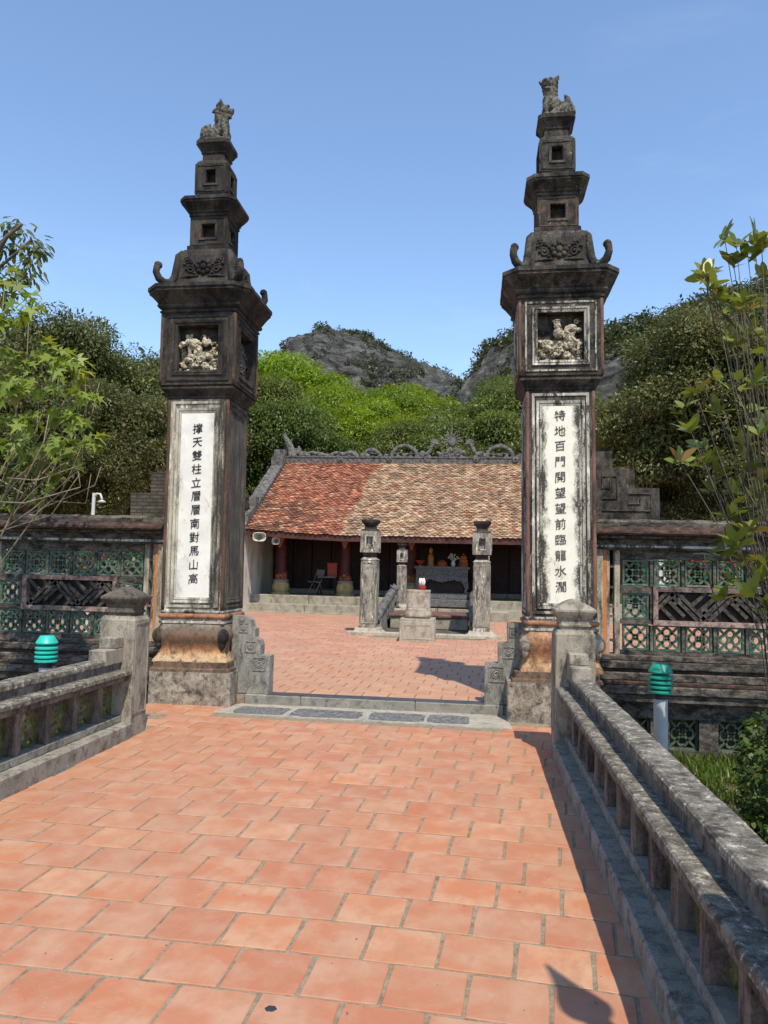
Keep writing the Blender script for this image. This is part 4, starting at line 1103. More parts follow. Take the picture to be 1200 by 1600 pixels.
def garden_wall(label, x, s, pitch, ztop, dz=0.0):
    t = thing('garden_wall', label, 'wall', (x, 9.02, dz))
    t.scale = (s, 1, 1)
    rg = (0.09, 0.005, 5)
    g0 = 0.255
    W6 = 6 * pitch
    end = g0 + W6 + 0.35
    U0 = -0.30
    e0 = end
    end = e0 + 5.0          # the wall runs on, solid, beyond the picture
    MB().box(e0 - 0.2, end, -0.09, 0.11, 0.71, 1.91).build('solid_bay', M['wallledge'], t, rough=(0.15, 0.005, 5))
    # foot with a row of vents
    MB().box(U0, end, -0.10, 0.12, GZ - 0.1, -0.31).build('footing', M['wallledge'], t, rough=rg)
    MB().box(U0, end, -0.10, 0.12, 0.035, 0.72).build('wall_body', M['wallledge'], t, rough=(0.12, 0.005, 5))
    u = U0
    vm = MB().box(-0.10, 0.10, -0.095, 0.115, -0.312, 0.037).mesh('vent_pier', M['wallledge'], rough=rg)
    MB().box(U0, 0.06, -0.09, 0.11, -0.315, 0.04).build('vent_pier', M['wallledge'], t)
    MB().box(e0 + 0.2, end, -0.09, 0.11, -0.315, 0.04).build('solid_foot', M['wallledge'], t)
    u = 0.15
    while u < e0 - 0.1:
        inst(vm, 'vent_pier', t, (u, 0, 0))
        inst(FT_D, 'vent_grille', t, (u + 0.26, 0.0, -0.138), (0, 0, 0), (1.07, 1, 1.15))
        u += 0.52
    for z0_, z1_, d, mt in ((0.22, 0.31, 0.13, 'wallledge'), (0.31, 0.40, 0.165, 'wallledge'), (0.40, 0.445, 0.115, 'coping'), (0.445, 0.535, 0.075, 'wallledge'), (0.535, 0.575, 0.05, 'coping'), (0.575, 0.66, 0.085, 'wallledge'), (0.66, 0.722, 0.03, 'wallledge')):
        MB().box(U0 + 0.27 - min(0.2, d), end, -0.10 - d, 0.11 + d, z0_, z1_).build('ledge', M[mt], t, bevel=0.01, rough=rg)
    # jambs and beam round the opening
    for a, b, mt, d in ((-0.03, 0.052, 'walljamb', 0.0), (0.053, 0.098, 'orange', -0.03), (0.10, 0.13, 'walljamb', -0.035), (0.19, 0.25, 'walljamb', -0.06)):
        MB().box(a, b, -0.10 - d, 0.10 + d * 0.5, 0.72, 1.905).build('jamb', M[mt], t, rough=(0.08, 0.003, 7))
        a2, b2 = 2 * g0 + W6 - b, 2 * g0 + W6 - a
        MB().box(a2, b2, -0.10 - d, 0.10 + d * 0.5, 0.72, 1.905).build('jamb', M[mt], t, rough=(0.08, 0.003, 7))
    for z in (0.86, 1.13, 1.24, 1.46, 1.70):
        MB().box(0.128, 0.192, -0.03, 0.02, z, z + 0.028).build('rung', M['bead'], t)
    MB().box(-0.06, end, -0.10, 0.12, 1.903, 2.06).build('beam', M['wallledge'], t, rough=rg)
    MB().box(-0.055, end, -0.135, 0.13, 1.925, 1.955).build('ledge', M['molding'], t, bevel=0.006, rough=rg)
    MB().box(-0.05, end, -0.165, 0.16, 2.03, 2.065).build('ledge', M['wallledge'], t, bevel=0.008, rough=rg)
    MB().prism([(-0.235, 2.062), (-0.25, 2.085), (-0.245, 2.11), (-0.15, 2.165), (0.15, 2.165), (0.245, 2.11), (0.25, 2.085), (0.235, 2.062)], 'x', -0.04, end).build('coping', M['coping'], t, rough=(0.07, 0.009, 5))
    MB().prism([(-0.11, 2.16), (-0.115, 2.215), (-0.07, 2.25), (0.07, 2.25), (0.115, 2.215), (0.11, 2.16)], 'x', -0.04, end).build('coping_ridge', M['wallledge'], t, rough=(0.07, 0.008, 5))
    # lattice grid: 6 by 3, the middle four columns of the middle row filled by a fret panel
    rz = (0.765, 1.115, 1.495)
    sc = min(1.0, (pitch - 0.035) / 0.285)
    for r_ in range(3):
        for c in range(6):
            if r_ == 1 and 0 < c < 5: continue
            inst(FT_G, 'lattice_tile', t, (g0 + (c + 0.5) * pitch, random.uniform(-.006, .006), rz[r_] + 0.15), (0, 0, random.choice((0, math.pi))), (sc, 1, 1.02))
    mm = MB().box(-0.016, 0.016, -0.045, 0.05, 0.72, 1.0).mesh('mullion', M['wallledge'])
    for c in range(1, 6):
        for r_ in range(3):
            if r_ == 1 and 1 < c < 5: continue
            inst(mm, 'mullion', t, (g0 + c * pitch, 0, rz[r_] - 0.735), (0, 0, 0), (1, 1, 1.02))
    for z0_, z1_, a, b in ((0.72, 0.765, 0, 6), (1.065, 1.115, 0, 1), (1.065, 1.115, 5, 6), (1.415, 1.495, 0, 1), (1.415, 1.495, 5, 6), (1.80, 1.91, 0, 6)):
        MB().box(g0 + a * pitch, g0 + b * pitch, -0.04, 0.05, z0_, z1_).build('transom', M['wallledge'], t, rough=(0.1, 0.003, 7))
    x0, x1 = g0 + pitch + 0.012, g0 + 5 * pitch - 0.012
    cx = (x0 + x1) / 2
    hw = (x1 - x0) / 2
    fr = MB().ring(hw, 1.058, 1.492, hw - 0.055, 1.113, 1.437, -0.075, 0.06, 0.012)
    fr.xf(Matrix.Translation((cx, 0, 0)))
    fo = fr.build('fret_panel', M['fretframe'], t, rough=(0.1, 0.003, 7))
    rect = (x0 + 0.05, x1 - 0.05, 1.108, 1.442)
    zc, H = 1.275, 0.167
    U = (x1 - x0) / 2.0
    for k in range(-1, 5):
        bx = x0 + k * U / 1.0 * 0.5
        fl = 1 if k % 2 == 0 else -1
        for dd in (0.0, 0.085):
            b = MB(); clip_bar(b, bx + dd * 1.0 - 0.17, zc - fl * 0.17, bx + dd + 0.17 + 0.0, zc + fl * 0.17, 0.042, rect, -0.045, 0.03)
            if b.v: b.build('fret_bar', M['fret'], fo)
        for q, (ox, oz, l) in enumerate(((0.17, -fl * 0.09, 0.10), (0.255, -fl * 0.02, 0.13), (0.20, fl * 0.10, 0.07), (0.30, fl * 0.09, 0.09))):
            b = MB(); px, pz = bx + ox, zc + oz
            sg = -fl if q < 2 else fl
            clip_bar(b, px - l * 0.7, pz - sg * l * 0.7, px + l * 0.7, pz + sg * l * 0.7, 0.038, rect, -0.042, 0.03)
            if b.v: b.build('fret_bar', M['fret'], fo)
    MB().box(x0 + 0.04, x1 - 0.04, 0.03, 0.045, 1.10, 1.45).build('backing', M['wood'], fo)
    return t
garden_wall('pierced garden wall with green lattice beside the soot-black pillar', -3.81, -1, 0.316, 2.2, -0.045)
garden_wall('pierced garden wall with green lattice beside the speckled pillar and grass', 1.385, 1, 0.343, 2.25, 0.0)

def stepped(label, pts, y0, y1, mat, deco):
    t = MB().prism(pts, 'y', y0, y1).build('stepped_wall', mat, None, rough=(0.08, 0.006, 6))
    tag(t, label, 'wall')
    for pl in deco:
        MB().tube([(a, y0 - 0.004, b) for a, b in pl], 0.011, 6).build('relief_line', mat, t, rough=(0.06, 0.003, 9))
    return t
stepped('bare brown stepped wall rising over the coping beside the soot-black pillar', [(-4.33, 2.05), (-4.33, 2.50), (-4.075, 2.505), (-4.075, 2.77), (-3.865, 2.775), (-3.865, 2.94), (-3.60, 2.945), (-3.60, 2.05)], 9.09, 9.32, M['brickwork'], [])
stepped('stepped wall with meander relief rising over the coping beside the speckled pillar', [(1.25, 2.05), (2.10, 2.05), (2.10, 2.63), (1.825, 2.635), (1.825, 2.86), (1.57, 2.865), (1.57, 3.06), (1.25, 3.06)], 9.09, 9.32, M['darkR'],
        [[(1.45, 2.36), (2.0, 2.36), (2.0, 2.56), (1.75, 2.56), (1.75, 2.44), (1.88, 2.44), (1.88, 2.5)], [(1.45, 2.50), (1.62, 2.50), (1.62, 2.76), (1.45, 2.76), (1.45, 2.62), (1.54, 2.62), (1.54, 2.70)]])

# ================================================================== pipe lamps in the garden
def pipe_lamp(label, p, s, col):
    """louvred bollard lamp on a plastic pipe; p = centre of the head's top"""
    h = p.z - GZ
    t = thing('pipe_lamp', label, 'lamp', (p.x, p.y, GZ))
    zt = h
    MB().lathe([(0.062 * s, -0.1), (0.062 * s, zt - 0.27 * s)], 20).build('pole', M['pipe'], t, smooth=True, auto=40)
    MB().lathe([(0.068 * s, zt - 0.31 * s), (0.068 * s, zt - 0.24 * s), (0.05 * s, zt - 0.235 * s), (0.05 * s, zt - 0.06 * s)], 20).build('core', M['blackplastic'], t, smooth=True, auto=40)
    MB().lathe([(0.092 * s, zt - 0.085 * s), (0.106 * s, zt - 0.075 * s), (0.106 * s, zt - 0.068 * s), (0.068 * s, zt - 0.004 * s), (0.062 * s, zt)], 28).build('cap', col, t, smooth=True, auto=30)
    dm = MB().lathe([(0.05 * s, 0.012 * s), (0.098 * s, 0.004 * s), (0.108 * s, 0.0), (0.108 * s, 0.014 * s), (0.098 * s, 0.022 * s), (0.05 * s, 0.04 * s)], 28, cap=False).mesh('louvre', col, smooth=True, auto=30)
    for i in range(4):
        inst(dm, 'louvre', t, (0, 0, zt - (0.13 + 0.042 * i) * s))
    return t
pipe_lamp('green louvred lamp on a grey plastic pipe standing in the grass', at_y(1032, 1037, 7.2), 1.0, M['teal2'])
pipe_lamp('turquoise louvred lamp peeping over the sunlit parapet', at_y(74, 993, 6.6), 0.92, M['teal'])

p = at_y(147, 772, 13.0)
t = thing('yard_lamp', 'white cane-shaped yard lamp rising behind the garden wall', 'lamp', (p.x, p.y, CZ))
MB().lathe([(0.035, 0), (0.03, p.z - CZ + 0.02)], 12).build('pole', M['whitemetal'], t, smooth=True, auto=40)
zt = p.z - CZ
MB().tube([(0, 0, zt - 0.06), (0.06, 0, zt + 0.01), (0.12, 0, zt), (0.15, 0, zt - 0.07), (0.155, 0, zt - 0.12)], 0.02, 8).build('arm', M['whitemetal'], t, smooth=True)
MB().lathe([(0.07, zt - 0.15), (0.075, zt - 0.135), (0.03, zt - 0.11)], 14, 0.155).build('lamp_head', M['whitemetal'], t, smooth=True, auto=40)

# ================================================================== courtyard furniture
def mini_pillar(label, loc, s=1.0, group=None):
    t = thing('stone_lantern_pillar', label, 'pillar', loc, 0, group, s)
    MB().sq([(0.36, 0), (0.355, 0.06), (0.30, 0.09), (0.27, 0.16)]).build('plinth', M['sandstone'], t, rough=(0.1, 0.008, 4))
    b = MB().sq([(0.19, 0.155), (0.19, 1.70), (0.205, 1.73), (0.16, 1.78)]).build('shaft', M['minipillar'], t, rough=(0.1, 0.004, 5))
    f = MB(); f.ring(0.155, 0.26, 1.66, 0.125, 0.29, 1.63, -0.200, -0.18, 0.004)
    fm = f.mesh('panel_border', M['minipillar'])
    for q in range(4): inst(fm, 'panel_border', b, (0, 0, 0), (0, 0, q * math.pi / 2))
    MB().sq([(0.15, 1.775), (0.145, 1.87), (0.18, 1.90)]).build('neck', M['dark'], t)
    a = MB().sq([(0.12, 1.9), (0.12, 2.40)])
    for q in range(4):
        k = len(a.v)
        a.ring(0.215 if q % 2 == 0 else 0.119, 1.90, 2.40, 0.075, 2.03, 2.27, -0.215, -0.118)
        a.xf(Matrix.Rotation(q * math.pi / 2, 4, 'Z'), k)
    lb_ = a.build('lantern_box', M['minipillar'], t, rough=(0.08, 0.004, 8))
    f = MB(); f.ring(0.105, 2.0, 2.30, 0.077, 2.028, 2.272, -0.225, -0.21, 0.004)
    fm = f.mesh('window_rim', M['molding'])
    for q in range(4): inst(fm, 'window_rim', lb_, (0, 0, 0), (0, 0, q * math.pi / 2))
    MB().sq([(0.215, 2.398, .03), (0.19, 2.44, .03), (0.13, 2.46), (0.125, 2.53), (0.15, 2.54), (0.15, 2.56), (0.19, 2.60), (0.205, 2.65), (0.19, 2.67)]).build('cap', M['dark'], t, rough=(0.07, 0.008, 6))
    return t
pA = at_z(571, 988, CZ)
mini_pillar('lichen-white lantern pillar on the dais corner nearer the wooden table', (-2.47, 17.75, CZ))
mini_pillar('weathered grey lantern pillar on the dais corner nearer the speckled gate pillar', (0.135, 17.75, CZ))
q = at_y(627, 940, 24.3)
mini_pillar('small pale lantern pillar beside the temple steps and stone beast', (q.x, 24.3, 0.44), 0.76)
mini_pillar('small pale lantern pillar by the temple steps, across from the beast', (-2 * 1.05 - q.x + 0.0, 24.3, 0.44), 0.76)
for lb, xx in (('low grey stone block carrying the beast and small lantern pillar', q.x - 0.15), ('low grey stone block carrying the far small lantern pillar', -2.1 - q.x + 0.15)):
    tag(MB().sq([(0.62, -0.01), (0.62, 0.28), (0.60, 0.325)], xx, 24.3).build('stone_block', M['stepstone'], None, rough=(0.1, 0.006, 5)), lb, 'stone')
for o in [o for o in COL.objects if o.name.startswith('stone_block')]:
    o.location.z = CZ
bs = lion(None, turn=0.3)
bs.xf(Matrix.Scale(1.3, 4))
be = organic('stone_beast', bs, M['altar'], None, 0.02, 0.01, 20, 1)
pb = at_y(617, 938, 24.2)
be.location = (pb.x - 0.02, 24.05, 0.44)
be.rotation_euler = (0, 0, -1.2)
tag(be, 'blue-grey stone beast seated in front of the small pale lantern pillar', 'statue')

da = thing('stone_dais', 'low stone dragon dais with kerb between the two lantern pillars', 'dais', (-1.17, 17.4, CZ))
MB().box(-1.75, 1.75, 0.0, 0.30, -0.02, 0.075).build('front_kerb', M['sandstone'], da, bevel=0.015, rough=(0.12, 0.006, 5))
MB().box(-1.55, 1.55, 0.30, 3.6, -0.02, 0.05).build('floor_slab', M['brick'], da)
bed = MB().box(-0.95, 1.0, 1.7, 3.5, 0.05, 0.34).build('stone_bed', M['stepstone'], da, bevel=0.02, rough=(0.12, 0.006, 5))
MB().box(-1.0, 1.05, 1.66, 3.54, 0.34, 0.41).build('bed_top', M['bead'], bed, bevel=0.015, rough=(0.12, 0.008, 5))
for sx in (-1, 1):
    pr = [(0.55, 0.05), (0.55, 0.30), (0.75, 0.42), (1.3, 0.50), (2.4, 0.66), (3.3, 0.80), (3.5, 0.84), (3.5, 0.05)]
    rl = MB().prism(pr, 'x', sx * 1.12 - 0.09, sx * 1.12 + 0.09).build('side_rail', M['minipillar'], da, rough=(0.12, 0.008, 5))
    MB().tube([(sx * 1.12, 0.5, 0.30), (sx * 1.12, 0.75, 0.47), (sx * 1.12, 1.4, 0.56), (sx * 1.12, 2.5, 0.72), (sx * 1.12, 3.5, 0.88)], [0.08, 0.11, 0.11, 0.11, 0.12], 10).build('rail_dragon', M['ridge'], rl, smooth=True, rough=(0.09, 0.012, 7))

ur = thing('stone_urn', 'pale carved stone urn on a lotus bowl and square pedestal before the dais', 'urn', (-1.22, 16.52, CZ))
pd = MB().sq([(0.372, 0.0), (0.372, 0.42), (0.355, 0.43), (0.36, 0.44), (0.36, 0.485)]).build('pedestal', M['sandstone'], ur, rough=(0.08, 0.003, 6))
f = MB(); f.ring(0.31, 0.06, 0.36, 0.285, 0.085, 0.335, -0.38, -0.36, 0.004)
inst(f.mesh('panel_border', M['sandstone']), 'panel_border', pd)
MB().sq([(0.20, 0.483, .06), (0.235, 0.50, .07), (0.27, 0.53, .09), (0.275, 0.60, .09), (0.255, 0.655, .08), (0.262, 0.675, .08), (0.25, 0.70, .07)]).build('lotus_bowl', M['sandstone'], ur, smooth=True, auto=45, rough=(0.07, 0.006, 9))
MB().sq([(0.245, 0.698, .05), (0.248, 0.72, .05), (0.243, 1.02, .05), (0.25, 1.06, .05), (0.25, 1.085, .05), (0.20, 1.09, .05), (0.20, 1.03, .05)]).build('urn_body', M['sandstone'], ur, rough=(0.06, 0.004, 9))
po = thing('incense_pot', 'small red incense pot with white paper on the stone urn', 'pot', (-1.15, 16.45, CZ + 1.06))
MB().lathe([(0.05, -0.02), (0.075, 0.03), (0.085, 0.10), (0.09, 0.12), (0.07, 0.12), (0.065, 0.06)], 16).build('bowl', M['redpaint'], po, smooth=True, auto=40)
ip = MB()
for i in range(9):
    a = i * 0.7
    ip.tube([(0.03 * math.cos(a), 0.03 * math.sin(a), 0.08), (0.06 * math.cos(a), 0.06 * math.sin(a), 0.20), (0.05 * math.cos(a + .5), 0.05 * math.sin(a + .5), 0.27), (0.02 * math.cos(a), 0.02, 0.22)], [0.012, 0.018, 0.016, 0.008], 6)
ip.build('paper_spray', M['whitecloth'], po, smooth=True)
# ================================================================== temple
TX, TY = -1.0, 25.0
FLZ = 0.70
te = thing('temple', 'low timber temple with long clay tile roof, dragon ridge and red columns', 'temple', (TX, TY, 0))
MB().box(-6.9, 6.9, 0.72, 9.5, 0.0, FLZ - 0.006).build('stylobate', M['stepstone'], te)
rs = random.Random(5)
for row, (y0_, y1_, z0_, z1_) in enumerate(((0.0, 0.42, 0.05, 0.405), (0.36, 0.95, 0.3, FLZ))):
    x = -6.75 + (0.12 * row)
    while x < 6.6:
        L = rs.uniform(1.6, 2.4)
        x2 = min(x + L, 6.75)
        MB().box(x + 0.006, x2 - 0.006, y0_, y1_, z0_, z1_ + rs.uniform(-.004, .004)).build('step_stone', M['stepstone'], te, bevel=0.015, rough=(0.2, 0.006, 3))
        x = x2
MB().box(-6.8, 6.8, -0.16, 0.02, 0.02, 0.155).build('foot_kerb', M['stepstone'], te, bevel=0.01, rough=(0.25, 0.005, 3))
# columns
cm = MB().lathe([(0.215, 0.50), (0.215, 0.9), (0.21, 1.6), (0.20, 2.6)], 24).mesh('column', M['column'], smooth=True)
dm = MB().lathe([(0.33, 0.0), (0.33, 0.05), (0.25, 0.07), (0.285, 0.12), (0.305, 0.22), (0.295, 0.33), (0.27, 0.39)], 24).mesh('column_drum', M['drum'], smooth=True, auto=40)
dm2 = MB().lathe([(0.27, 0.388), (0.262, 0.43), (0.25, 0.44), (0.285, 0.46), (0.28, 0.50), (0.22, 0.505)], 24).mesh('column_ring', M['stepstone'], smooth=True, auto=40)
for x in (-5.82, -3.52, -1.2, 1.2, 3.52, 5.82):
    c = inst(cm, 'column', te, (x, 1.3, FLZ))
    inst(dm, 'column_drum', c); inst(dm2, 'column_ring', c)
    MB().prism([(-0.16, 0), (0.16, 0), (0.16, -0.09), (0.07, -0.30), (0.03, -0.42), (-0.03, -0.42), (-0.07, -0.30), (-0.16, -0.09)], 'y', -0.06, 0.06).build('bracket', M['column'], c).location = (0, -0.26, 2.05)
    inst(cm, 'column', te, (x, 4.4, FLZ), (0, 0, 1), (1, 1, 1.7))
# beams and back wall of panelled doors
for y, z in ((1.3, 3.2), (4.4, 4.9), (0.2, 2.78)):
    MB().box(-6.65, 6.65, y - 0.1, y + 0.1, z - 0.14, z + 0.12).build('beam', M['wood'], te)
for i in range(18):
    x0 = -6.55 + i * 0.728
    d = MB().box(x0 + 0.012, x0 + 0.716, 3.0, 3.07, FLZ + 0.14, 3.6).build('door_leaf', M['wood'], te, bevel=0.01)
    dd = MB()
    for a, b in ((0.25, 1.0), (1.12, 1.9), (2.0, 2.7)):
        dd.ring(0.28, FLZ + a, FLZ + b, 0.24, FLZ + a + 0.04, FLZ + b - 0.04, 2.985, 3.01)
    dd.xf(Matrix.Translation((x0 + 0.364, 0, 0)))
    dd.build('door_panel', M['fascia'], d)
MB().box(-6.6, 6.6, 2.95, 3.12, FLZ - 0.005, FLZ + 0.16).build('door_sill', M['stepstone'], te)
MB().box(-6.6, 6.6, 3.12, 3.3, FLZ, 4.6).build('back_partition', M['wood'], te)
# gable walls: outline in (y, z)
EY, EZ, RY, RZ = -0.62, 2.70, 4.5, 5.82
sl = (RZ - EZ) / (RY - EY)
for s in (-1, 1):
    x0, x1 = (6.62, 6.95)
    a, b = (s * x0, s * x1) if s > 0 else (s * x1, s * x0)
    gw = MB().prism([(-0.60, 0.1), (-0.60, EZ + sl * 0.02 - 0.1), (RY, RZ - 0.1), (2 * RY + 0.25, EZ + sl * 0.37 - 0.1), (2 * RY + 0.25, 0.1)], 'x', a, b).build('gable_wall', M['wallwhite'], te)
    # sloping gable coping with stepped blocks
    def zr(y): return EZ + sl * (y - EY) + 0.15 * max(0.0, 1 - (y - EY) / (RY - EY)) ** 1.4
    cp = [(-0.68, zr(-0.68) - 0.15), (-0.70, zr(-0.70) + 0.20), (-0.45, zr(-0.45) + 0.20), (-0.42, zr(-0.42) + 0.42), (0.35, zr(0.35) + 0.30), (0.38, zr(0.38) + 0.62), (0.75, zr(0.75) + 0.42), (0.78, zr(0.78) + 0.22), (3.75, zr(3.75) + 0.22), (3.75, zr(3.75) + 0.55), (4.15, zr(4.15) + 0.32), (4.15, zr(4.15) + 0.68), (4.85, zr(4.15) + 0.68), (4.85, RZ - 0.15)]
    gc = MB().prism(cp, 'x', a - 0.06, b + 0.06).build('gable_coping', M['ridge'], te, rough=(0.2, 0.012, 4))
    ln = lion(None, turn=0.2); ln.xf(Matrix.Scale(1.15, 4))
    lo = organic('eave_beast', ln, M['dark'], None, 0.022, 0.012, 20, 1)
    lo.parent = gc
    lo.location = ((a + b) / 2, 0.0, zr(0) + 0.22)
    lo.rotation_euler = (0, 0, -math.pi / 2)
# roof boards, rear slope, eave fascia
n = Vector((0, -sl, 1)).normalized()
def lift_z(x, u):      # the eave sweeps up towards the gables
    return 0.17 * max(0.0, (abs(x) - 2.6) / 4.0) ** 1.8 * max(0.0, 1 - u) ** 1.4
bo, fa = MB(), MB()
NXs, NUs = 40, 10
for i in range(NXs + 1):
    x = -6.61 + 13.22 * i / NXs
    for j in range(NUs + 1):
        u = j / NUs
        bo.v += [(x, EY + (RY - EY) * u, EZ + (RZ - EZ) * u - 0.02 + lift_z(x, u)), (x, EY + (RY - EY) * u, EZ + (RZ - EZ) * u - 0.12 + lift_z(x, u))]
    z = EZ + lift_z(x, 0)
    fa.v += [(x, EY - 0.03, z - 0.19), (x, EY + 0.02, z - 0.19), (x, EY + 0.02, z - 0.015), (x, EY - 0.03, z - 0.015)]
K = 2 * (NUs + 1)
for i in range(NXs):
    for j in range(NUs):
        a, b = i * K + 2 * j, (i + 1) * K + 2 * j
        bo.f += [(a, b, b + 2, a + 2), (a + 1, a + 3, b + 3, b + 1)]
    for j in range(4):
        fa.f.append((i * 4 + j, i * 4 + (j + 1) % 4, i * 4 + 4 + (j + 1) % 4, i * 4 + 4 + j))
fa.f += [(0, 1, 2, 3), (NXs * 4 + 3, NXs * 4 + 2, NXs * 4 + 1, NXs * 4)]
bo.build('roof_boards', M['fascia'], te)
fa.build('eave_fascia', M['fascia'], te)
MB().prism([(RY, RZ - 0.14), (RY, RZ - 0.02), (2 * RY - EY, EZ - 0.02), (2 * RY - EY, EZ - 0.12)], 'x', -6.61, 6.61).build('rear_roof_boards', M['fascia'], te)
# roof tiles: overlapping rows of small rounded clay tiles
fv, ff, fc = [], [], []
rr = random.Random(8)
SL = math.hypot(RY - EY, RZ - EZ)
cyy, szz = (RY - EY) / SL, (RZ - EZ) / SL
pitch_r, tw = 0.118, 0.165
nr = int(SL / pitch_r) + 1
for r_ in range(nr):
    s0 = -0.07 + r_ * pitch_r
    off = (r_ % 2) * tw / 2
    nx = int(13.2 / tw)
    for c in range(nx + 1):
        x = -6.6 + off + (c + 0.5) * tw + rr.uniform(-.006, .006)
        if x > 6.6 or x < -6.6: continue
        ds = rr.uniform(-.012, .012)
        lift = 0.038 + rr.uniform(-.010, .020)
        w = tw / 2 * 0.95
        # outline in (x, s): rounded toe downslope
        o = [(-w, 0.035), (-w * 0.55, 0.006), (0, -0.004), (w * 0.55, 0.006), (w, 0.035), (w, 0.20), (-w, 0.20)]
        b = len(fv)
        tl = rr.uniform(-.05, .05)
        for th_ in (0.0, 0.016):
            for (ox, os_) in o:
                s = min(s0 + ds + os_ + tl * ox, SL + 0.02)
                hgt = (lift if os_ < 0.1 else 0.004) + th_
                fv.append((x + ox, EY + s * cyy - hgt * szz, EZ + s * szz + hgt * cyy + lift_z(x + ox, s / SL)))
        ff.append(tuple(b + 7 + i for i in range(7)))
        for i in range(4): ff.append((b + i, b + i + 1, b + 8 + i, b + 7 + i))
        u = s0 / SL
        bx = -3.02 - 0.55 * (1 - u) * 0.8 + 0.28 * math.floor(u * 6) / 6.0 + mnoise.noise(Vector((u * 6, 3, 1))) * 0.25
        e = rr.random()
        if x < bx + rr.gauss(0, 0.05):
            base = (0.42, 0.155, 0.085) if e > 0.3 else (0.26, 0.09, 0.055)
            if e > 0.82: base = (0.48, 0.26, 0.15)
            if u < 0.35 and x < -4.4 and e < 0.6: base = (0.23, 0.10, 0.06)
        else:
            base = (0.44, 0.29, 0.175) if e > 0.35 else (0.34, 0.205, 0.125)
            if e > 0.75: base = (0.52, 0.38, 0.25)
            if e < 0.08: base = (0.36, 0.14, 0.075)
        v_ = rr.uniform(0.72, 1.12)
        fc += [(base[0] * v_, base[1] * v_, base[2] * v_, 1)] * 5
me = bpy.data.meshes.new('roof_tiles')
me.from_pydata(fv, [], ff)
ca = me.attributes.new('tone', 'FLOAT_COLOR', 'FACE')
ca.data.foreach_set('color', np.array(fc, np.float32).ravel())
me.materials.append(M['rooftile'])
rt_ = tag(link(bpy.data.objects.new('roof_tiles', me), te), kind='stuff')
# plain rear slope tiles as a ribbed sheet
rb = MB()
for i in range(48):
    s0 = i / 48; s1 = (i + 1) / 48
    y0_, z0_ = RY + (RY - EY) * s0, RZ - (RZ - EZ) * s0
    y1_, z1_ = RY + (RY - EY) * s1, RZ - (RZ - EZ) * s1
    rb.add([(-6.6, y0_, z0_ + 0.01), (6.6, y0_, z0_ + 0.01), (6.6, y1_, z1_ + 0.035), (-6.6, y1_, z1_ + 0.035), (6.6, y1_, z1_ + 0.01), (-6.6, y1_, z1_ + 0.01)], [(0, 1, 2, 3), (3, 2, 4, 5)])
rb.build('rear_roof_tiles', M['coping'], te)
# ridge with dragons, sun and end finials
rd = MB().box(-6.75, 6.75, RY - 0.14, RY + 0.14, RZ - 0.10, RZ + 0.20).box(-6.8, 6.8, RY - 0.17, RY + 0.17, RZ + 0.19, RZ + 0.25).build('ridge', M['ridge'], te, rough=(0.15, 0.01, 4))
RB = RZ + 0.24
def dragon(s):
    a = MB()
    def P(x, z): return (s * x, RY - 0.02, RB + z)
    # undulating body: coils rise clear of the ridge
    pts, rad = [], []
    for x, z, r_ in ((5.9, 0.05, 0.05), (5.6, 0.16, 0.07), (5.2, 0.10, 0.08), (4.9, 0.02, 0.085), (4.55, 0.14, 0.09), (4.25, 0.10, 0.09), (4.0, 0.16, 0.09), (3.75, 0.02, 0.09)):
        pts.append(P(x, z)); rad.append(r_)
    a.tube(pts, rad, 8)
    for cx, R_, w in ((3.95, 0.22, 0.06), (3.15, 0.32, 0.075), (1.85, 0.48, 0.085)):
        n_ = 12
        pp = [P(cx + R_ * 1.05 * math.cos(math.pi * i / n_), -0.02 + R_ * 0.95 * math.sin(math.pi * i / n_)) for i in range(n_ + 1)]
        a.tube(pp, w, 8)
        for i in range(1, n_):
            an = math.pi * i / n_
            L = 0.10 if R_ < 0.4 else 0.17
            p0 = P(cx + R_ * 1.05 * math.cos(an), -0.02 + R_ * 0.95 * math.sin(an))
            p1 = P(cx + (R_ * 1.05 + L) * math.cos(an - 0.05), -0.02 + (R_ * 0.95 + L) * math.sin(an - 0.05))
            a.tube([p0, p1], [0.045, 0.006], 5)
        a.tube([P(cx + R_ * 0.8, 0.12), P(cx + 0.1, 0.17), P(cx - 0.15, 0.12), P(cx - R_ * 0.8, 0.14)], 0.03, 6)
    pts = [P(1.35, 0.0), P(1.15, 0.18), P(0.98, 0.10), P(0.86, 0.22), P(0.80, 0.40), P(0.70, 0.50)]
    a.tube(pts, [0.09, 0.10, 0.10, 0.09, 0.085, 0.08], 8)
    a.ell(P(0.66, 0.54), (0.12, 0.09, 0.085)); a.ell(P(0.54, 0.52), (0.08, 0.07, 0.045)); a.ell(P(0.55, 0.44), (0.06, 0.06, 0.03))
    for i in range(6):
        an = 0.5 + i * 0.42
        a.tube([P(0.70, 0.54), P(0.70 + 0.16 * math.cos(an), 0.54 + 0.16 * math.sin(an)), P(0.70 + 0.27 * math.cos(an - .2), 0.54 + 0.27 * math.sin(an - .2))], [0.05, 0.03, 0.006], 5)
    for cx in (0.95, 2.45, 4.4):   # curled clouds at the ridge foot
        swirl(a, s * cx, RY - 0.12, RB - 0.10, 0.13, 0.05, 1.5, 0.04, 0, s)
    for i in range(22):
        x = 0.9 + i * 0.24
        a.ell(P(x, 0.02 + 0.05 * math.sin(i * 1.9)), (0.11, 0.09, 0.075), 8, 6)
    return a
for s in (-1, 1):
    o = organic('ridge_dragon', dragon(s), M['ridge'], None, 0.022, 0.01, 14, 1)
    o.parent = te
sn = MB()
sn.lathe([(0.10, -0.05), (0.17, -0.06), (0.21, 0.0), (0.17, 0.06), (0.10, 0.05)], 18)
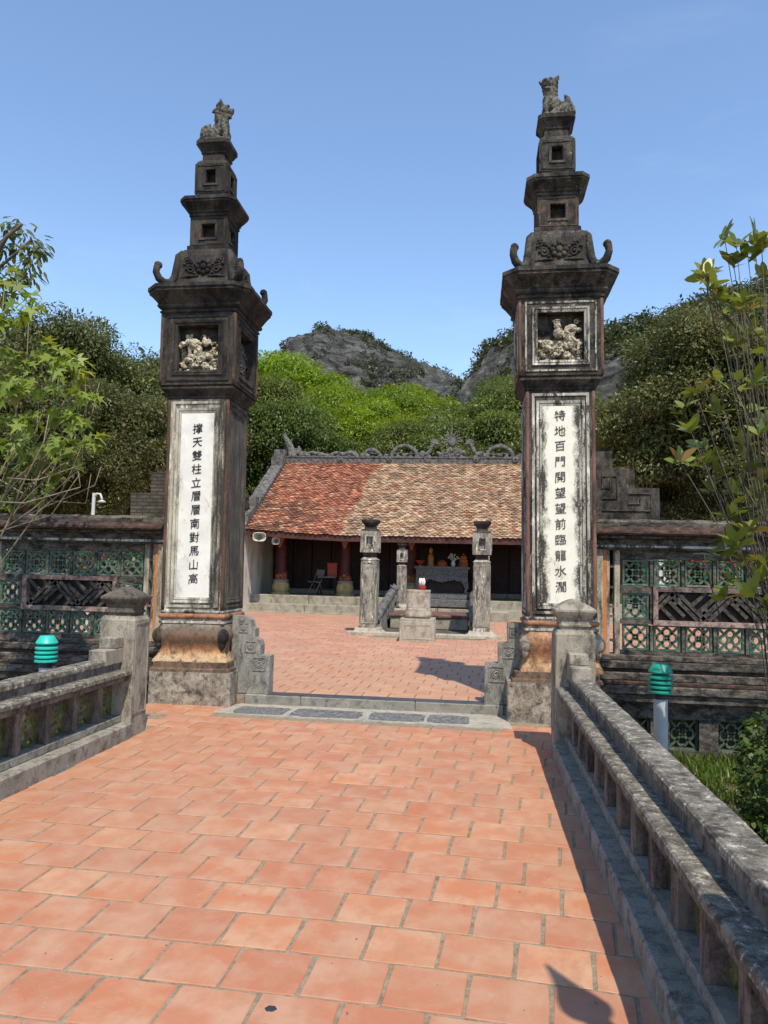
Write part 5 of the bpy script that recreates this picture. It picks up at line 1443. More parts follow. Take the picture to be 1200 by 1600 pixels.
sn.xf(Matrix.Translation((0, RY, RB + 0.62)) @ Matrix.Rotation(math.pi / 2, 4, 'X'))
for i in range(11):
    an = -0.45 + i * (math.pi + 0.9) / 10
    L = 0.36 if i % 2 == 0 else 0.28
    if i == 5: L = 0.55
    sn.tube([(0.17 * math.cos(an), RY, RB + 0.62 + 0.17 * math.sin(an)), (0.27 * math.cos(an + .12), RY, RB + 0.62 + 0.27 * math.sin(an + .12)), ((0.15 + L) * math.cos(an), RY, RB + 0.62 + (0.15 + L) * math.sin(an))], [0.05, 0.04, 0.006], 6)
sn.build('sun_emblem', M['ridge'], te, smooth=True)
cl = MB()
for i in range(40):
    a_ = rr.uniform(-1, 1)
    cl.ell((a_ * 0.55, RY + rr.uniform(-.06, .02), RB + rr.uniform(0.0, 0.38 * (1 - abs(a_) * 0.6))), rr.uniform(0.06, 0.11), 8, 6)
for s in (-1, 1): swirl(cl, s * 0.25, RY - 0.05, RB + 0.18, 0.17, 0.06, 1.6, 0.035, 0, s)
o = organic('cloud_base', cl, M['ridge'], None, 0.02, 0.01, 16, 1); o.parent = te
for s in (-1, 1):
    f = MB()
    def P(x, z): return (s * x, RY, RB + z)
    f.tube([P(6.35, -0.05), P(6.42, 0.25), P(6.55, 0.55), P(6.72, 0.85)], [0.20, 0.19, 0.15, 0.08], 8)
    f.ell(P(6.72, 0.86), (0.09, 0.07, 0.06))
    f.ell(P(6.5, 0.62), (0.10, 0.06, 0.05))
    f.tube([P(6.25, 0.05), P(6.05, 0.22), P(6.10, 0.42)], [0.11, 0.09, 0.03], 8)
    f.tube([P(6.05, 0.05), P(5.85, 0.16), P(5.72, 0.10)], [0.11, 0.08, 0.05], 8)
    for i in range(6): f.tube([P(6.15, 0.2), P(6.15 - 0.22 * math.cos(i * .5), 0.2 + 0.25 * math.sin(i * .5 + .3))], [0.05, 0.01], 5)
    o = organic('ridge_end_finial', f, M['ridge'], None, 0.022, 0.012, 12, 1); o.parent = te

# ---- things in the porch
def horn(label, p, rz):
    t = thing('loudspeaker', label, 'loudspeaker', p, rz)
    mb = MB()
    pr = [(0.6, 0.06), (0.75, 0.12), (1.0, 0.30)]
    body = MB()
    for k, (w, h, y) in enumerate(((0.07, 0.06, 0.22), (0.10, 0.08, 0.12), (0.19, 0.125, 0.0), (0.21, 0.14, -0.03))):
        for j in range(16):
            a = 2 * math.pi * j / 16
            e = 0.6
            body.v.append((w * math.copysign(abs(math.cos(a)) ** e, math.cos(a)), y, h * math.copysign(abs(math.sin(a)) ** e, math.sin(a))))
    for k in range(3):
        for j in range(16):
            body.f.append((k * 16 + j, k * 16 + (j + 1) % 16, k * 16 + 16 + (j + 1) % 16, k * 16 + 16 + j))
    body.f.append(tuple(range(16)))
    body.build('horn', M['speaker'], t, smooth=True, auto=40)
    rim = MB()
    rim.tube([(0.205 * math.copysign(abs(math.cos(a)) ** 0.6, math.cos(a)), -0.03, 0.137 * math.copysign(abs(math.sin(a)) ** 0.6, math.sin(a))) for a in np.linspace(0, 2 * math.pi, 25)], 0.016, 6)
    rim.build('rim', M['speaker'], t, smooth=True)
    MB().ell((0, 0.02, 0), (0.05, 0.06, 0.05), 12, 8).build('driver', M['blackplastic'], t, smooth=True)
    MB().box(-0.015, 0.015, 0.18, 0.30, 0.02, 0.10).build('hanger', M['chair'], t)
    return t
horn('large grey horn loudspeaker hung under the temple eave by the white gable', at_y(405, 839, 24.15), 0.35)
h2 = horn('smaller grey horn loudspeaker hung beside the red column', at_y(431, 845, 24.5), -0.1)
h2.scale = (0.62, 0.7, 0.85)
p = at_y(511, 930, 26.6)
tb = thing('porch_table', 'dark square porch table standing between the two red columns', 'table', (p.x, 26.75, FLZ))
MB().box(-0.33, 0.33, -0.3, 0.3, 0.60, 0.64).build('table_top', M['chair'], tb, bevel=0.006)
for a in (-1, 1):
    for b in (-1, 1):
        MB().box(a * 0.30 - 0.022, a * 0.30 + 0.022, b * 0.27 - 0.022, b * 0.27 + 0.022, 0, 0.6).build('leg', M['wood'], tb)
MB().box(-0.3, 0.3, -0.28, -0.25, 0.15, 0.19).build('stretcher', M['wood'], tb)
p = at_y(520, 905, 26.8)
bx = thing('offering_box', 'red and orange box lying on the dark porch table', 'box', (p.x, 26.8, FLZ + 0.64))
MB().box(-0.18, 0.18, -0.14, 0.14, 0.0, 0.46).build('body', M['redpaint'], bx, bevel=0.01)
for z in (0.05, 0.20, 0.36):
    MB().box(-0.16, 0.16, -0.155, -0.135, z, z + 0.07).build('orange_band', M['orangecloth'], bx)
MB().box(-0.2, 0.2, -0.16, 0.16, 0.455, 0.49).build('lid', M['redpaint'], bx, bevel=0.008)
p = at_y(492, 930, 26.3)
ch = thing('folding_chair', 'pale metal folding chair tilted beside the porch table', 'chair', (p.x, 26.4, FLZ), 0.9)
for s in (-0.2, 0.2):
    MB().tube([(-0.22, s, 0.0), (0.05, s, 0.45), (0.24, s, 0.9)], 0.014, 8).build('leg', M['chair'], ch, smooth=True)
    MB().tube([(0.24, s * 0.9, 0.0), (0.0, s * 0.9, 0.42), (-0.2, s * 0.9, 0.46)], 0.014, 8).build('leg', M['chair'], ch, smooth=True)
MB().box(-0.22, 0.16, -0.19, 0.19, 0.44, 0.465).build('seat', M['chair'], ch, bevel=0.008)
MB().box(0.17, 0.22, -0.19, 0.19, 0.66, 0.88).build('backrest', M['chair'], ch, bevel=0.008)

al = thing('stone_altar', 'grey carved stone altar table with scalloped apron in the central temple bay', 'altar', (-1.12, 25.75, FLZ))
MB().box(-0.95, 0.98, -0.62, 0.45, -0.25, 0.0).build('base_step', M['altar'], al, bevel=0.02, rough=(0.12, 0.008, 5))
MB().box(-0.84, 0.84, -0.45, 0.35, 0.0, 0.20).build('plinth', M['altar'], al, bevel=0.015, rough=(0.1, 0.006, 8))
MB().box(-0.92, 0.92, -0.42, 0.32, 1.0, 1.09).build('table_top', M['altar'], al, bevel=0.012, rough=(0.1, 0.004, 8))
apn = [(-0.86, 1.0), (-0.86, 0.55), (-0.82, 0.35), (-0.74, 0.40), (-0.70, 0.52), (-0.62, 0.62), (-0.5, 0.60), (-0.42, 0.66), (-0.3, 0.62), (-0.18, 0.60), (0, 0.55)]
MB().prism(apn + [(-x, z) for x, z in reversed(apn[:-1])], 'y', -0.40, -0.33).build('apron', M['altar'], al, rough=(0.04, 0.008, 22))
for s in (-1, 1):
    for y in (-0.38, 0.26):
        MB().tube([(s * 0.82, y, 0.56), (s * 0.84, y, 0.40), (s * 0.78, y, 0.28), (s * 0.84, y, 0.19)], [0.06, 0.055, 0.045, 0.06], 8).build('leg', M['altar'], al, smooth=True)
for z in (0.74, 0.86, 0.96):
    MB().box(-0.84, 0.84, -0.415, -0.395, z, z + 0.025).build('carved_band', M['altar'], al, rough=(0.05, 0.006, 22))
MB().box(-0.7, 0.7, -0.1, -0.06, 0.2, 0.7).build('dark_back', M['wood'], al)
def offering(name, label, cat, x, y, parts):
    t = thing(name, label, cat, (-1.12 + x, 25.75 + y, FLZ + 1.09))
    for n_, prof, mt in parts:
        MB().lathe(prof, 16).build(n_, M[mt], t, smooth=True, auto=50)
    return t
offering('gilt_statue', 'gilded standing statue on the stone altar', 'statue', -0.40, 0.0, [('robe', [(0.12, 0), (0.13, 0.05), (0.10, 0.12), (0.115, 0.25), (0.09, 0.38), (0.04, 0.42)], 'gold'), ('head', [(0.03, 0.42), (0.06, 0.46), (0.065, 0.52), (0.07, 0.56), (0.03, 0.62)], 'gold')])
offering('offering_tower', 'orange and red conical offering on the stone altar', 'offering', 0.70, 0.0, [('tiers', [(0.16, 0), (0.17, 0.1), (0.14, 0.12), (0.15, 0.22), (0.11, 0.24), (0.12, 0.34), (0.07, 0.36), (0.02, 0.46)], 'orangecloth')])
offering('fruit_tray', 'low tray of orange fruit on the stone altar', 'tray', -0.02, 0.0, [('tray', [(0.20, 0), (0.22, 0.03)], 'redpaint'), ('fruit', [(0.18, 0.03), (0.17, 0.12), (0.08, 0.20), (0.02, 0.22)], 'orangecloth')])
offering('red_bowl', 'dark red bowl at the end of the stone altar', 'bowl', -0.75, -0.05, [('bowl', [(0.07, 0), (0.05, 0.05), (0.13, 0.14), (0.15, 0.18), (0.13, 0.18), (0.05, 0.08)], 'redpaint')])
fl = thing('white_flowers', 'spray of white flowers in a vase on the stone altar', 'flowers', (-1.12 + 0.36, 25.75, FLZ + 1.09))
MB().lathe([(0.06, 0), (0.08, 0.08), (0.05, 0.16), (0.06, 0.18)], 14).build('vase', M['whitecloth'], fl, smooth=True)
for k in range(2):
    sp2 = MB()
    for i in range(9):
        a = i * 0.7 + k
        r_ = 0.08 + 0.13 * ((i * 37) % 10) / 10
        e = (r_ * math.cos(a), r_ * math.sin(a), 0.26 + 0.18 * ((i * 53) % 10) / 10)
        sp2.tube([(0, 0, 0.15), (e[0] * 0.5, e[1] * 0.5, 0.24), e], 0.006, 5)
        sp2.ell(e, 0.022, 6, 5)
    sp2.build('flower_spray', M['whitecloth'], fl, smooth=True)
# ================================================================== vegetation
DIAMOND = [(0, 0), (0.42, 0.5), (1, 0), (0.42, -0.5)]
OVAL = [(0, 0), (0.22, 0.36), (0.55, 0.5), (0.85, 0.28), (1, 0), (0.85, -0.28), (0.55, -0.5), (0.22, -0.36)]
LOBED = [(0, 0.03), (-0.06, 0.26), (0.10, 0.60), (0.22, 0.20), (0.60, 0.56), (0.52, 0.14), (1.08, 0.0), (0.52, -0.14), (0.60, -0.56), (0.22, -0.20), (0.10, -0.60), (-0.06, -0.26), (0, -0.03)]
def leaves(name, pos, d, nrm, L, Wd, mat, shape, rng, fold=0.18, var=0.35):
    """one mesh of many leaf blades: pos/d/nrm are (N,3) arrays"""
    N = len(pos)
    d = d / np.maximum(np.linalg.norm(d, axis=1, keepdims=True), 1e-9)
    s = np.cross(nrm, d); s /= np.maximum(np.linalg.norm(s, axis=1, keepdims=True), 1e-9)
    n = np.cross(d, s)
    sh = np.array(shape)
    K = len(sh)
    sc = (1 + rng.uniform(-var, var, N))[:, None]
    v = np.empty((N, K, 3), np.float32)
    for k in range(K):
        u, w = sh[k]
        v[:, k] = pos + d * (u * L * sc) + s * (w * Wd * sc) + n * ((abs(w) * fold * Wd - 0.22 * L * u * u) * sc)
    me = bpy.data.meshes.new(name)
    me.vertices.add(N * K); me.vertices.foreach_set('co', v.ravel())
    me.loops.add(N * K); me.loops.foreach_set('vertex_index', np.arange(N * K, dtype=np.int32))
    me.polygons.add(N); me.polygons.foreach_set('loop_start', np.arange(0, N * K, K, dtype=np.int32))
    me.update(calc_edges=True)
    me.materials.append(mat)
    return me
def rdir(rng, n):
    v = rng.normal(size=(n, 3)); return v / np.linalg.norm(v, axis=1, keepdims=True)
def crown(name, rng, centers, rc, per, L, Wd, mat, shape=DIAMOND, flat=0.7, droop=0.35):
    P, D, Nn = [], [], []
    for c, r_ in zip(centers, rc):
        n = max(4, int(per * rng.uniform(0.7, 1.3)))
        d = rdir(rng, n)
        d[:, 2] = d[:, 2] * 0.9 + 0.12
        p = c + d * (r_ * rng.uniform(0.25, 1.0, n) ** 0.55)[:, None] * np.array([1, 1, flat])
        t = d * 0.8 + rdir(rng, n) * 0.8 + np.array([0, 0, -droop])
        nn = d * 0.5 + rdir(rng, n) * 0.55 + np.array([0, 0, 0.7])
        P.append(p); D.append(t); Nn.append(nn)
    return leaves(name, np.concatenate(P), np.concatenate(D), np.concatenate(Nn), L, Wd, mat, shape, rng)
def make_tree(name, label, cat, group, seed, H, rx, rz, ncl, per, L, Wd, mat, lean=0.0):
    rng = np.random.default_rng(seed)
    t = thing(name, label, cat, (0, 0, 0), 0, group)
    cz = H - rz
    C, RC = [], []
    for i in range(ncl):
        d = rdir(rng, 1)[0]
        if d[2] < -0.6: d[2] = -d[2]
        f = rng.uniform(0.3, 1.0) ** 0.5
        lob = 1 + 0.22 * mnoise.noise(Vector((d * 1.7 + seed).tolist()))
        r_ = rx * rng.uniform(0.20, 0.34)
        C.append(np.array([0, 0, cz]) + d * np.array([rx, rx, rz]) * f * lob * 0.86)
        RC.append(r_)
    me = crown(name + '_crown', rng, C, RC, per, L, Wd, mat)
    inst(me, 'crown', t)
    mb = MB()
    r0 = 0.022 * H + 0.06
    top = cz + rz * 0.3
    mb.tube([(0, 0, -0.4), (0.05, 0, cz * 0.3), (-0.06, 0.08, cz * 0.65), (0.0, 0, cz), (0.1, 0, top)], [r0 * 1.3, r0, r0 * 0.85, r0 * 0.65, r0 * 0.25], 9)
    for i in rng.choice(ncl, min(ncl, 14), replace=False):
        c = C[i]; z0_ = max(cz * 0.6, min(top, c[2] - 0.9 * np.hypot(c[0], c[1])))
        a = Vector((0, 0, z0_)); b = Vector(c.tolist())
        mid = a.lerp(b, 0.5) + Vector((0, 0, 0.1 * (b - a).length))
        mb.tube([a, mid, b], [r0 * 0.42, r0 * 0.27, r0 * 0.08], 6)
    mb.build('trunk', M['bark'], t, smooth=True)
    return t
def place_tree(t, px, py, Y, H, zb=0.0, rz=None, label=None, group=None):
    """stand a tree at depth Y so that its top shows at (px, py)"""
    q = at_y(px, py, Y)
    s = (q.z - zb) / H
    t.location = (q.x, Y, zb)
    t.scale = (s, s, s)
    t.rotation_euler = (0, 0, rz if rz is not None else random.uniform(0, 6.28))
    if label: t['label'] = label
    if group: t['group'] = group
    return t
rtree = random.Random(21)
protoD = [make_tree('broadleaf_tree', '', 'tree', '', 31 + i, 9.5, 3.3, 3.7, 90, 900, 0.135, 0.055, M['leafdark']) for i in range(2)]
protoM = [make_tree('broadleaf_tree', '', 'tree', '', 51 + i, 11.0, 3.9, 4.2, 96, 760, 0.19, 0.078, M['leafmid']) for i in range(2)]
protoB = [make_tree('broadleaf_tree', '', 'tree', '', 71 + i, 11.5, 4.0, 3.6, 92, 760, 0.18, 0.075, M['leafbright']) for i in range(2)]
used = set()
OWN = {(112, 490): 'tallest dark domed tree behind the sapling and garden wall', (196, 528): 'dark tree crown beside the niche storey of the soot-black pillar', (128, 640): 'dark tree whose trunk stands behind the white yard lamp', (178, 600): 'dark leafy tree just behind the bare brown stepped wall',
       (452, 622): 'olive tree rising over the ridge end finial of the temple', (775, 598): 'olive tree between the dragon ridge and the speckled pillar', (700, 665): 'low olive tree right behind the sun emblem of the ridge',
       (428, 556): 'tallest bright tree touching the grey limestone hill beside the soot-black pillar', (720, 635): 'bright tree below the gap between the two rocky hills',
       (1150, 470): 'tallest dark tree looming behind the glossy shrub', (1030, 668): 'middle green tree just above the stepped wall with meander relief', (1090, 496): 'dark round tree between the wooded hill and the glossy shrub'}
def plant(protos, H, px, py, Y, label, group, zb=0.0):
    label = OWN.get((px, py), label)
    pr = rtree.choice(protos)
    t = pr if pr.name not in used else copy_tree(pr)
    used.add(pr.name)
    return place_tree(t, px, py, Y, H, zb, rtree.uniform(0, 6.28), label, group)
LA = ('tall dark green tree rising behind the garden wall and turquoise lamp', 'dark trees behind the turquoise lamp wall')
for px, py, Y in ((112, 490, 25), (18, 512, 23), (196, 528, 28), (255, 540, 32), (62, 590, 18.5), (178, 600, 20), (-40, 560, 19), (128, 640, 30), (230, 640, 24)):
    plant(protoD, 9.5, px, py, Y, *LA)
LB = ('olive tree growing close behind the temple roof', 'olive trees close behind the temple')
for px, py, Y in ((320, 560, 40), (400, 588, 38), (452, 622, 36.5), (775, 598, 40), (822, 575, 43), (742, 632, 37), (700, 665, 36), (640, 660, 36.5)):
    plant(protoM, 11.0, px, py, Y, *LB)
LC = ('bright yellow-green tree standing further behind the temple roof', 'bright trees behind the temple')
for px, py, Y in ((428, 556, 58), (480, 575, 56), (530, 605, 46), (580, 612, 50), (630, 605, 55), (676, 618, 49), (560, 632, 41), (610, 640, 42), (505, 640, 41), (720, 635, 55), (350, 590, 55)):
    plant(protoB, 11.5, px, py, Y, *LC)
LD = ('dense dark tree towering over the garden wall beyond the speckled pillar', 'dark trees over the right garden wall')
for px, py, Y in ((1090, 496, 26), (1150, 470, 25), (1215, 478, 24.5), (1085, 590, 29), (1120, 600, 25.5), (1180, 640, 24), (1085, 660, 27)):
    plant(protoD, 9.5, px, py, Y, *LD)
LE = ('middle green tree at the foot of the wooded hill beyond the stepped wall', 'trees at the wooded hill foot')
for px, py, Y in ((950, 692, 52), (992, 672, 58), (1030, 668, 40), (905, 640, 60), (870, 640, 48)):
    plant(protoM, 11.0, px, py, Y, *LE)

# ---------------------------------------------------------------- hills
def hill(name, sky_px, Yc, df, db, seed, amp, mat):
    pts = [at_y(px, py, Yc) for px, py in sky_px]
    xs = [p.x for p in pts]; zs = [p.z for p in pts]
    nx, ny = 260, 110
    vs, fs = [], []
    for j in range(ny + 1):
        v = -1 + 2 * j / ny
        y = Yc + (v * df if v < 0 else v * db)
        for i in range(nx + 1):
            x = xs[0] + (xs[-1] - xs[0]) * i / nx
            z = np.interp(x, xs, zs)
            p = 1 - abs(v) ** 1.5
            h = z * p
            q = Vector((x * 0.045 + seed, y * 0.045, h * 0.05))
            rg = 0
            a_ = 1.0
            for o_ in range(6):
                rg += a_ * (1 - 2 * abs(mnoise.noise(q * (2 ** o_)))) ; a_ *= 0.52
            edge = min(1, abs(v) * 3.0)
            h += amp * (rg - 0.75) * min(1, p * 3) * (0.12 + 0.88 * edge)
            st = 3.2
            h2 = math.floor(h / st) * st + st * min(1, ((h / st) % 1) * 1.6) ** 2
            vs.append((x + 0.6 * amp * mnoise.noise(q * 3 + Vector((5, 5, 5))), y, max(-3, 0.55 * h + 0.45 * h2)))
    for j in range(ny):
        for i in range(nx):
            a = j * (nx + 1) + i
            fs.append((a, a + 1, a + nx + 2, a + nx + 1))
    me = bpy.data.meshes.new(name)
    me.from_pydata(vs, [], fs)
    me.materials.append(mat)
    me.polygons.foreach_set('use_smooth', [False] * len(me.polygons))
    o = link(bpy.data.objects.new(name, me))
    tag(o, kind='structure')
    return o, np.array(vs), nx, ny
def scrub(name, label, vs, n, r_, per, L, Wd, mat, seed, fn=None, sub=None):
    rng = np.random.default_rng(seed)
    sel = vs[(vs[:, 2] > 2)]
    if fn is not None: sel = sel[fn(sel)]
    idx = rng.choice(len(sel), min(n, len(sel)), replace=False)
    C = sel[idx] + rng.normal(size=(len(idx), 3)) * np.array([0.6, 0.6, 0.1])
    R_ = rng.uniform(0.5, 1.3, len(idx)) * r_
    C[:, 2] += R_ * 0.35
    me = crown(name, rng, C, R_, per, L, Wd, mat, DIAMOND, 0.9, 0.1)
    o = link(bpy.data.objects.new(name, me))
    tag(o, label, 'vegetation', kind='stuff')
    return o
h1, v1, nx1, ny1 = hill('limestone_hill', [(330, 700), (390, 640), (430, 600), (462, 566), (480, 549), (500, 533), (520, 526), (545, 524), (570, 531), (600, 549), (640, 569), (680, 590), (712, 603), (745, 622), (790, 650), (850, 700)], 240, 110, 60, 3.0, 5.0, M['rock'])
h2, v2, nx2, ny2 = hill('limestone_hill', [(700, 690), (730, 622), (744, 592), (755, 568), (768, 552), (785, 540), (800, 528), (830, 510), (880, 505), (925, 540), (965, 600), (1000, 680)], 165, 60, 50, 9.0, 5.0, M['rock'])
h3, v3, nx3, ny3 = hill('wooded_hill', [(800, 700), (870, 585), (915, 553), (945, 543), (965, 537), (990, 546), (1010, 540), (1030, 526), (1060, 513), (1090, 497), (1120, 490), (1180, 485), (1280, 505), (1400, 640)], 130, 75, 40, 15.0, 3.0, M['rock'])
def patch(sc, th, off):
    def f(a):
        return np.array([mnoise.noise(Vector((p[0] * sc + off, p[1] * sc, p[2] * sc))) > th for p in a])
    return f
front = lambda Yc: (lambda a: a[:, 1] < Yc + 8)
f1 = v1[(v1[:, 1] < 246) & (v1[:, 2] > 34)]
scrub('hill_scrub', 'patchy scrub clinging to the grey limestone hill', f1, 900, 1.15, 45, 0.7, 0.4, M['leafhill'], 4, patch(0.09, -0.02, 3))
top1 = v1[(np.abs(v1[:, 1] - 240) < 10) & (v1[:, 2] > 25)]
scrub('ridge_bushes', 'small bushes along the crest of the grey limestone hill', top1, 26, 0.95, 55, 0.55, 0.3, M['leafhill2'], 5)
f2 = v2[(v2[:, 1] < 175)]
scrub('hill_scrub', 'scrub covering the rocky hill beside the speckled pillar', f2, 700, 1.5, 60, 0.6, 0.32, M['leafhill2'], 6, patch(0.06, -0.05, 8))
f3 = v3[(v3[:, 1] < 140)]
scrub('hill_forest', 'dense forest covering the wooded hill', f3, 3200, 2.0, 75, 0.6, 0.32, M['leafhill2'], 7, patch(0.05, -0.35, 5))
# belt of wood between temple trees and hills
belt = np.array([[x, y, 6.0 + 5.0 * mnoise.noise(Vector((x * .07, y * .07, 2)))] for x in np.arange(-60, 50, 2.2) for y in np.arange(70, 96, 3.0)])
scrub('woodland_belt', 'distant belt of mixed green woodland at the foot of the hills', np.concatenate([belt + np.array([0, 0, dz]) for dz in (-3, 0, 3.0)]), 1400, 2.6, 110, 0.6, 0.3, M['leafmid'], 9)

# ---------------------------------------------------------------- near plants
def stems_leaves(name, label, cat, base, stems, clusters, L, Wd, mat, shape, per, seed, stemmat, rad=0.012, whorl=False, rc=0.12):
    rng = np.random.default_rng(seed)
    t = thing(name, label, cat, base)
    B = Vector(base)
    for pts in stems:
        n = len(pts)
        MB().tube([Vector(p) - B for p in pts], [rad * (1.25 - i / n) for i in range(n)], 6).build('stem', stemmat, t, smooth=True)
    P, D, Nn = [], [], []
    for c in clusters:
        r_ = c[3] if len(c) > 3 else rc
        k = max(3, int(per * (r_ / rc) * rng.uniform(0.8, 1.25)))
        cc = np.array(c[:3]) - np.array(base)
        if whorl:
            a = rng.uniform(0, 6.28) + np.arange(k) * 2.4
            ax = rng.normal(size=3) * 0.35 + np.array([0, 0, 1.0])
            ax /= np.linalg.norm(ax)
            e1 = np.cross(ax, [1, 0, 0]); e1 /= np.linalg.norm(e1); e2 = np.cross(ax, e1)
            el = rng.uniform(0.1, 1.2, k)
            d = (np.cos(a) * np.cos(el))[:, None] * e1 + (np.sin(a) * np.cos(el))[:, None] * e2 + np.sin(el)[:, None] * ax
            p = cc + ax * rng.uniform(-r_, r_ * 0.3, k)[:, None]
            nn = np.tile(ax, (k, 1)) + rdir(rng, k) * 0.4
        else:
            d = rdir(rng, k)
            p = cc + d * rng.uniform(0.1, 1.0, k)[:, None] * r_
            d = d * np.array([0.9, 0.9, 0.4]) + rdir(rng, k) * 0.35 + np.array([0, 0, -0.55])
            nn = rdir(rng, k) * 0.5 + np.array([0, -0.35, 0.8])
        P.append(p); D.append(d); Nn.append(nn)
    me = leaves(name, np.concatenate(P), np.concatenate(D), np.concatenate(Nn), L, Wd, mat, shape, rng)
    inst(me, 'foliage', t)
    return t
def px3(px, py, Y, jy=0.0):
    q = at_y(px, py, Y + jy); return (q.x, q.y, q.z)
rp_ = random.Random(77)
# sapling with lobed leaves in front of the left garden wall
Yb = 7.5
b0 = at_y(-75, 1150, Yb); base = (b0.x, Yb, GZ)
st_px = [[(-70, 960), (10, 770), (60, 715), (88, 640), (92, 575)], [(-70, 930), (20, 745), (80, 655), (118, 605), (126, 575)], [(-60, 940), (30, 790), (90, 730), (135, 705), (148, 690)],
         [(-70, 900), (10, 720), (42, 560), (46, 475)], [(-50, 950), (60, 800), (95, 770), (112, 735), (130, 690)], [(-80, 880), (-10, 640), (2, 500), (8, 440)], [(-60, 960), (20, 800), (70, 770), (100, 745)], [(-70, 900), (0, 760), (30, 680), (60, 640)], [(-60, 950), (0, 830), (80, 805), (125, 740)]]
stems = []
for s in st_px:
    j = rp_.uniform(-0.5, 0.5)
    stems.append([base] + [px3(x, y, Yb, j * (i + 1) / len(s)) for i, (x, y) in enumerate(s)])
for i in range(14):      # thin arching side shoots
    x0_, y0_ = rp_.uniform(-30, 60), rp_.uniform(740, 830)
    x1_, y1_ = rp_.uniform(50, 150), rp_.uniform(640, 800)
    j = rp_.uniform(-0.5, 0.5)
    stems.append([px3(x0_, y0_, Yb, j * .5), px3((x0_ + x1_) / 2 - 12, (y0_ + y1_) / 2 + 14, Yb, j), px3(x1_, y1_, Yb, j), px3(x1_ + rp_.uniform(-5, 12), y1_ - rp_.uniform(25, 60), Yb, j)])
cl = []
for x, y, r_ in ((45, 470, .17), (8, 440, .18), (2, 498, .15), (40, 495, .1), (72, 548, .15), (95, 562, .18), (122, 585, .18), (138, 618, .12), (146, 688, .12), (60, 600, .16), (95, 690, .13), (60, 772, .12), (92, 752, .10), (14, 785, .12), (12, 550, .2), (24, 610, .18), (6, 655, .18), (118, 650, .12), (85, 640, .12), (10, 590, .2), (115, 560, .1), (30, 690, .14), (48, 655, .12), (20, 735, .12), (132, 700, .08), (75, 700, .1), (60, 690, .14), (105, 715, .12), (40, 720, .14), (15, 690, .16), (80, 610, .14), (40, 560, .14)):
    cl.append((*px3(x, y, Yb, rp_.uniform(-.5, .5)), r_))
stems_leaves('lobed_leaf_sapling', 'bright green sapling with lobed leaves and pale arching stems before the wall', 'sapling', base, stems, cl, 0.125, 0.125, M['leaffresh'], LOBED, 15, 3, M['stem'], 0.008, rc=0.15)
# dark-leaved branch of a tree standing to its left
Yb = 8.6
b0 = at_y(-190, 1100, Yb); base = (b0.x, Yb, GZ)
stems = [[base, px3(-170, 760, Yb), px3(-120, 560, Yb), px3(-40, 450, Yb), px3(20, 400, Yb), px3(48, 375, Yb)], [px3(-60, 470, Yb), px3(0, 445, Yb), px3(40, 430, Yb)], [px3(-30, 440, Yb), px3(10, 370, Yb), px3(35, 350, Yb)]]
cl = [(*px3(x, y, Yb, rp_.uniform(-.4, .4)), .16) for x, y in ((28, 352), (10, 358), (45, 372), (58, 385), (25, 385), (5, 392), (48, 400), (20, 420), (42, 432), (3, 430), (25, 445), (-20, 380), (-20, 420), (0, 460), (-30, 450), (54, 412))]
stems_leaves('dark_leaf_tree', 'tree reaching in a branch of dark oval leaves above the sapling', 'tree', base, stems, cl, 0.11, 0.04, M['leafmid'], OVAL, 34, 5, M['bark'], 0.03, rc=0.16)
# tall shrub with glossy whorled leaves before the right garden wall
Yb = 6.5
b0 = at_y(1225, 1240, Yb); base = (b0.x, Yb, GZ)
tips = [(1132, 372), (1112, 445), (1146, 412), (1150, 380), (1122, 462), (1168, 395), (1178, 372), (1190, 385), (1196, 430), (1160, 470), (1172, 520), (1190, 540), (1142, 540), (1180, 600), (1120, 595), (1195, 660), (1086, 612), (1068, 640), (1120, 640), (1078, 670), (1100, 700), (1062, 720), (1160, 690), (1180, 730), (1126, 740), (1150, 770), (1110, 765), (1190, 790), (1140, 810), (1170, 830), (1118, 860), (1160, 880), (1140, 905), (1190, 900), (1175, 930), (1200, 950), (1130, 930), (1150, 850)]
stems, cl = [], []
for i, (x, y) in enumerate(tips):
    j = rp_.uniform(-0.45, 0.45)
    e = px3(x, y, Yb, j)
    bx = 1225 - (1200 - x) * 0.25
    stems.append([base, px3(bx + rp_.uniform(-8, 18), 960 + rp_.uniform(-20, 40), Yb, j * 0.3), px3(bx * 0.45 + x * 0.55 + rp_.uniform(-8, 8), (y * 0.6 + 960 * 0.4), Yb, j * 0.7), e])
    cl.append((*e, .05))
for i in range(40):      # bare grey twigs
    x, y = rp_.uniform(1095, 1240), rp_.uniform(420, 880)
    j = rp_.uniform(-0.5, 0.5)
    stems.append([px3(x + rp_.uniform(10, 50), min(980, y + rp_.uniform(60, 130)), Yb, j), px3(x + rp_.uniform(0, 20), y + 35, Yb, j), px3(x, y, Yb, j)])
    if i % 2: cl.append((*px3(x, y, Yb, j), .04))
stems_leaves('glossy_leaf_shrub', 'tall twiggy shrub with glossy whorled leaves in front of the right garden wall', 'shrub', base, stems, cl, 0.145, 0.060, M['leafshrub'], OVAL, 9, 8, M['bark'], 0.006, True, rc=0.05)
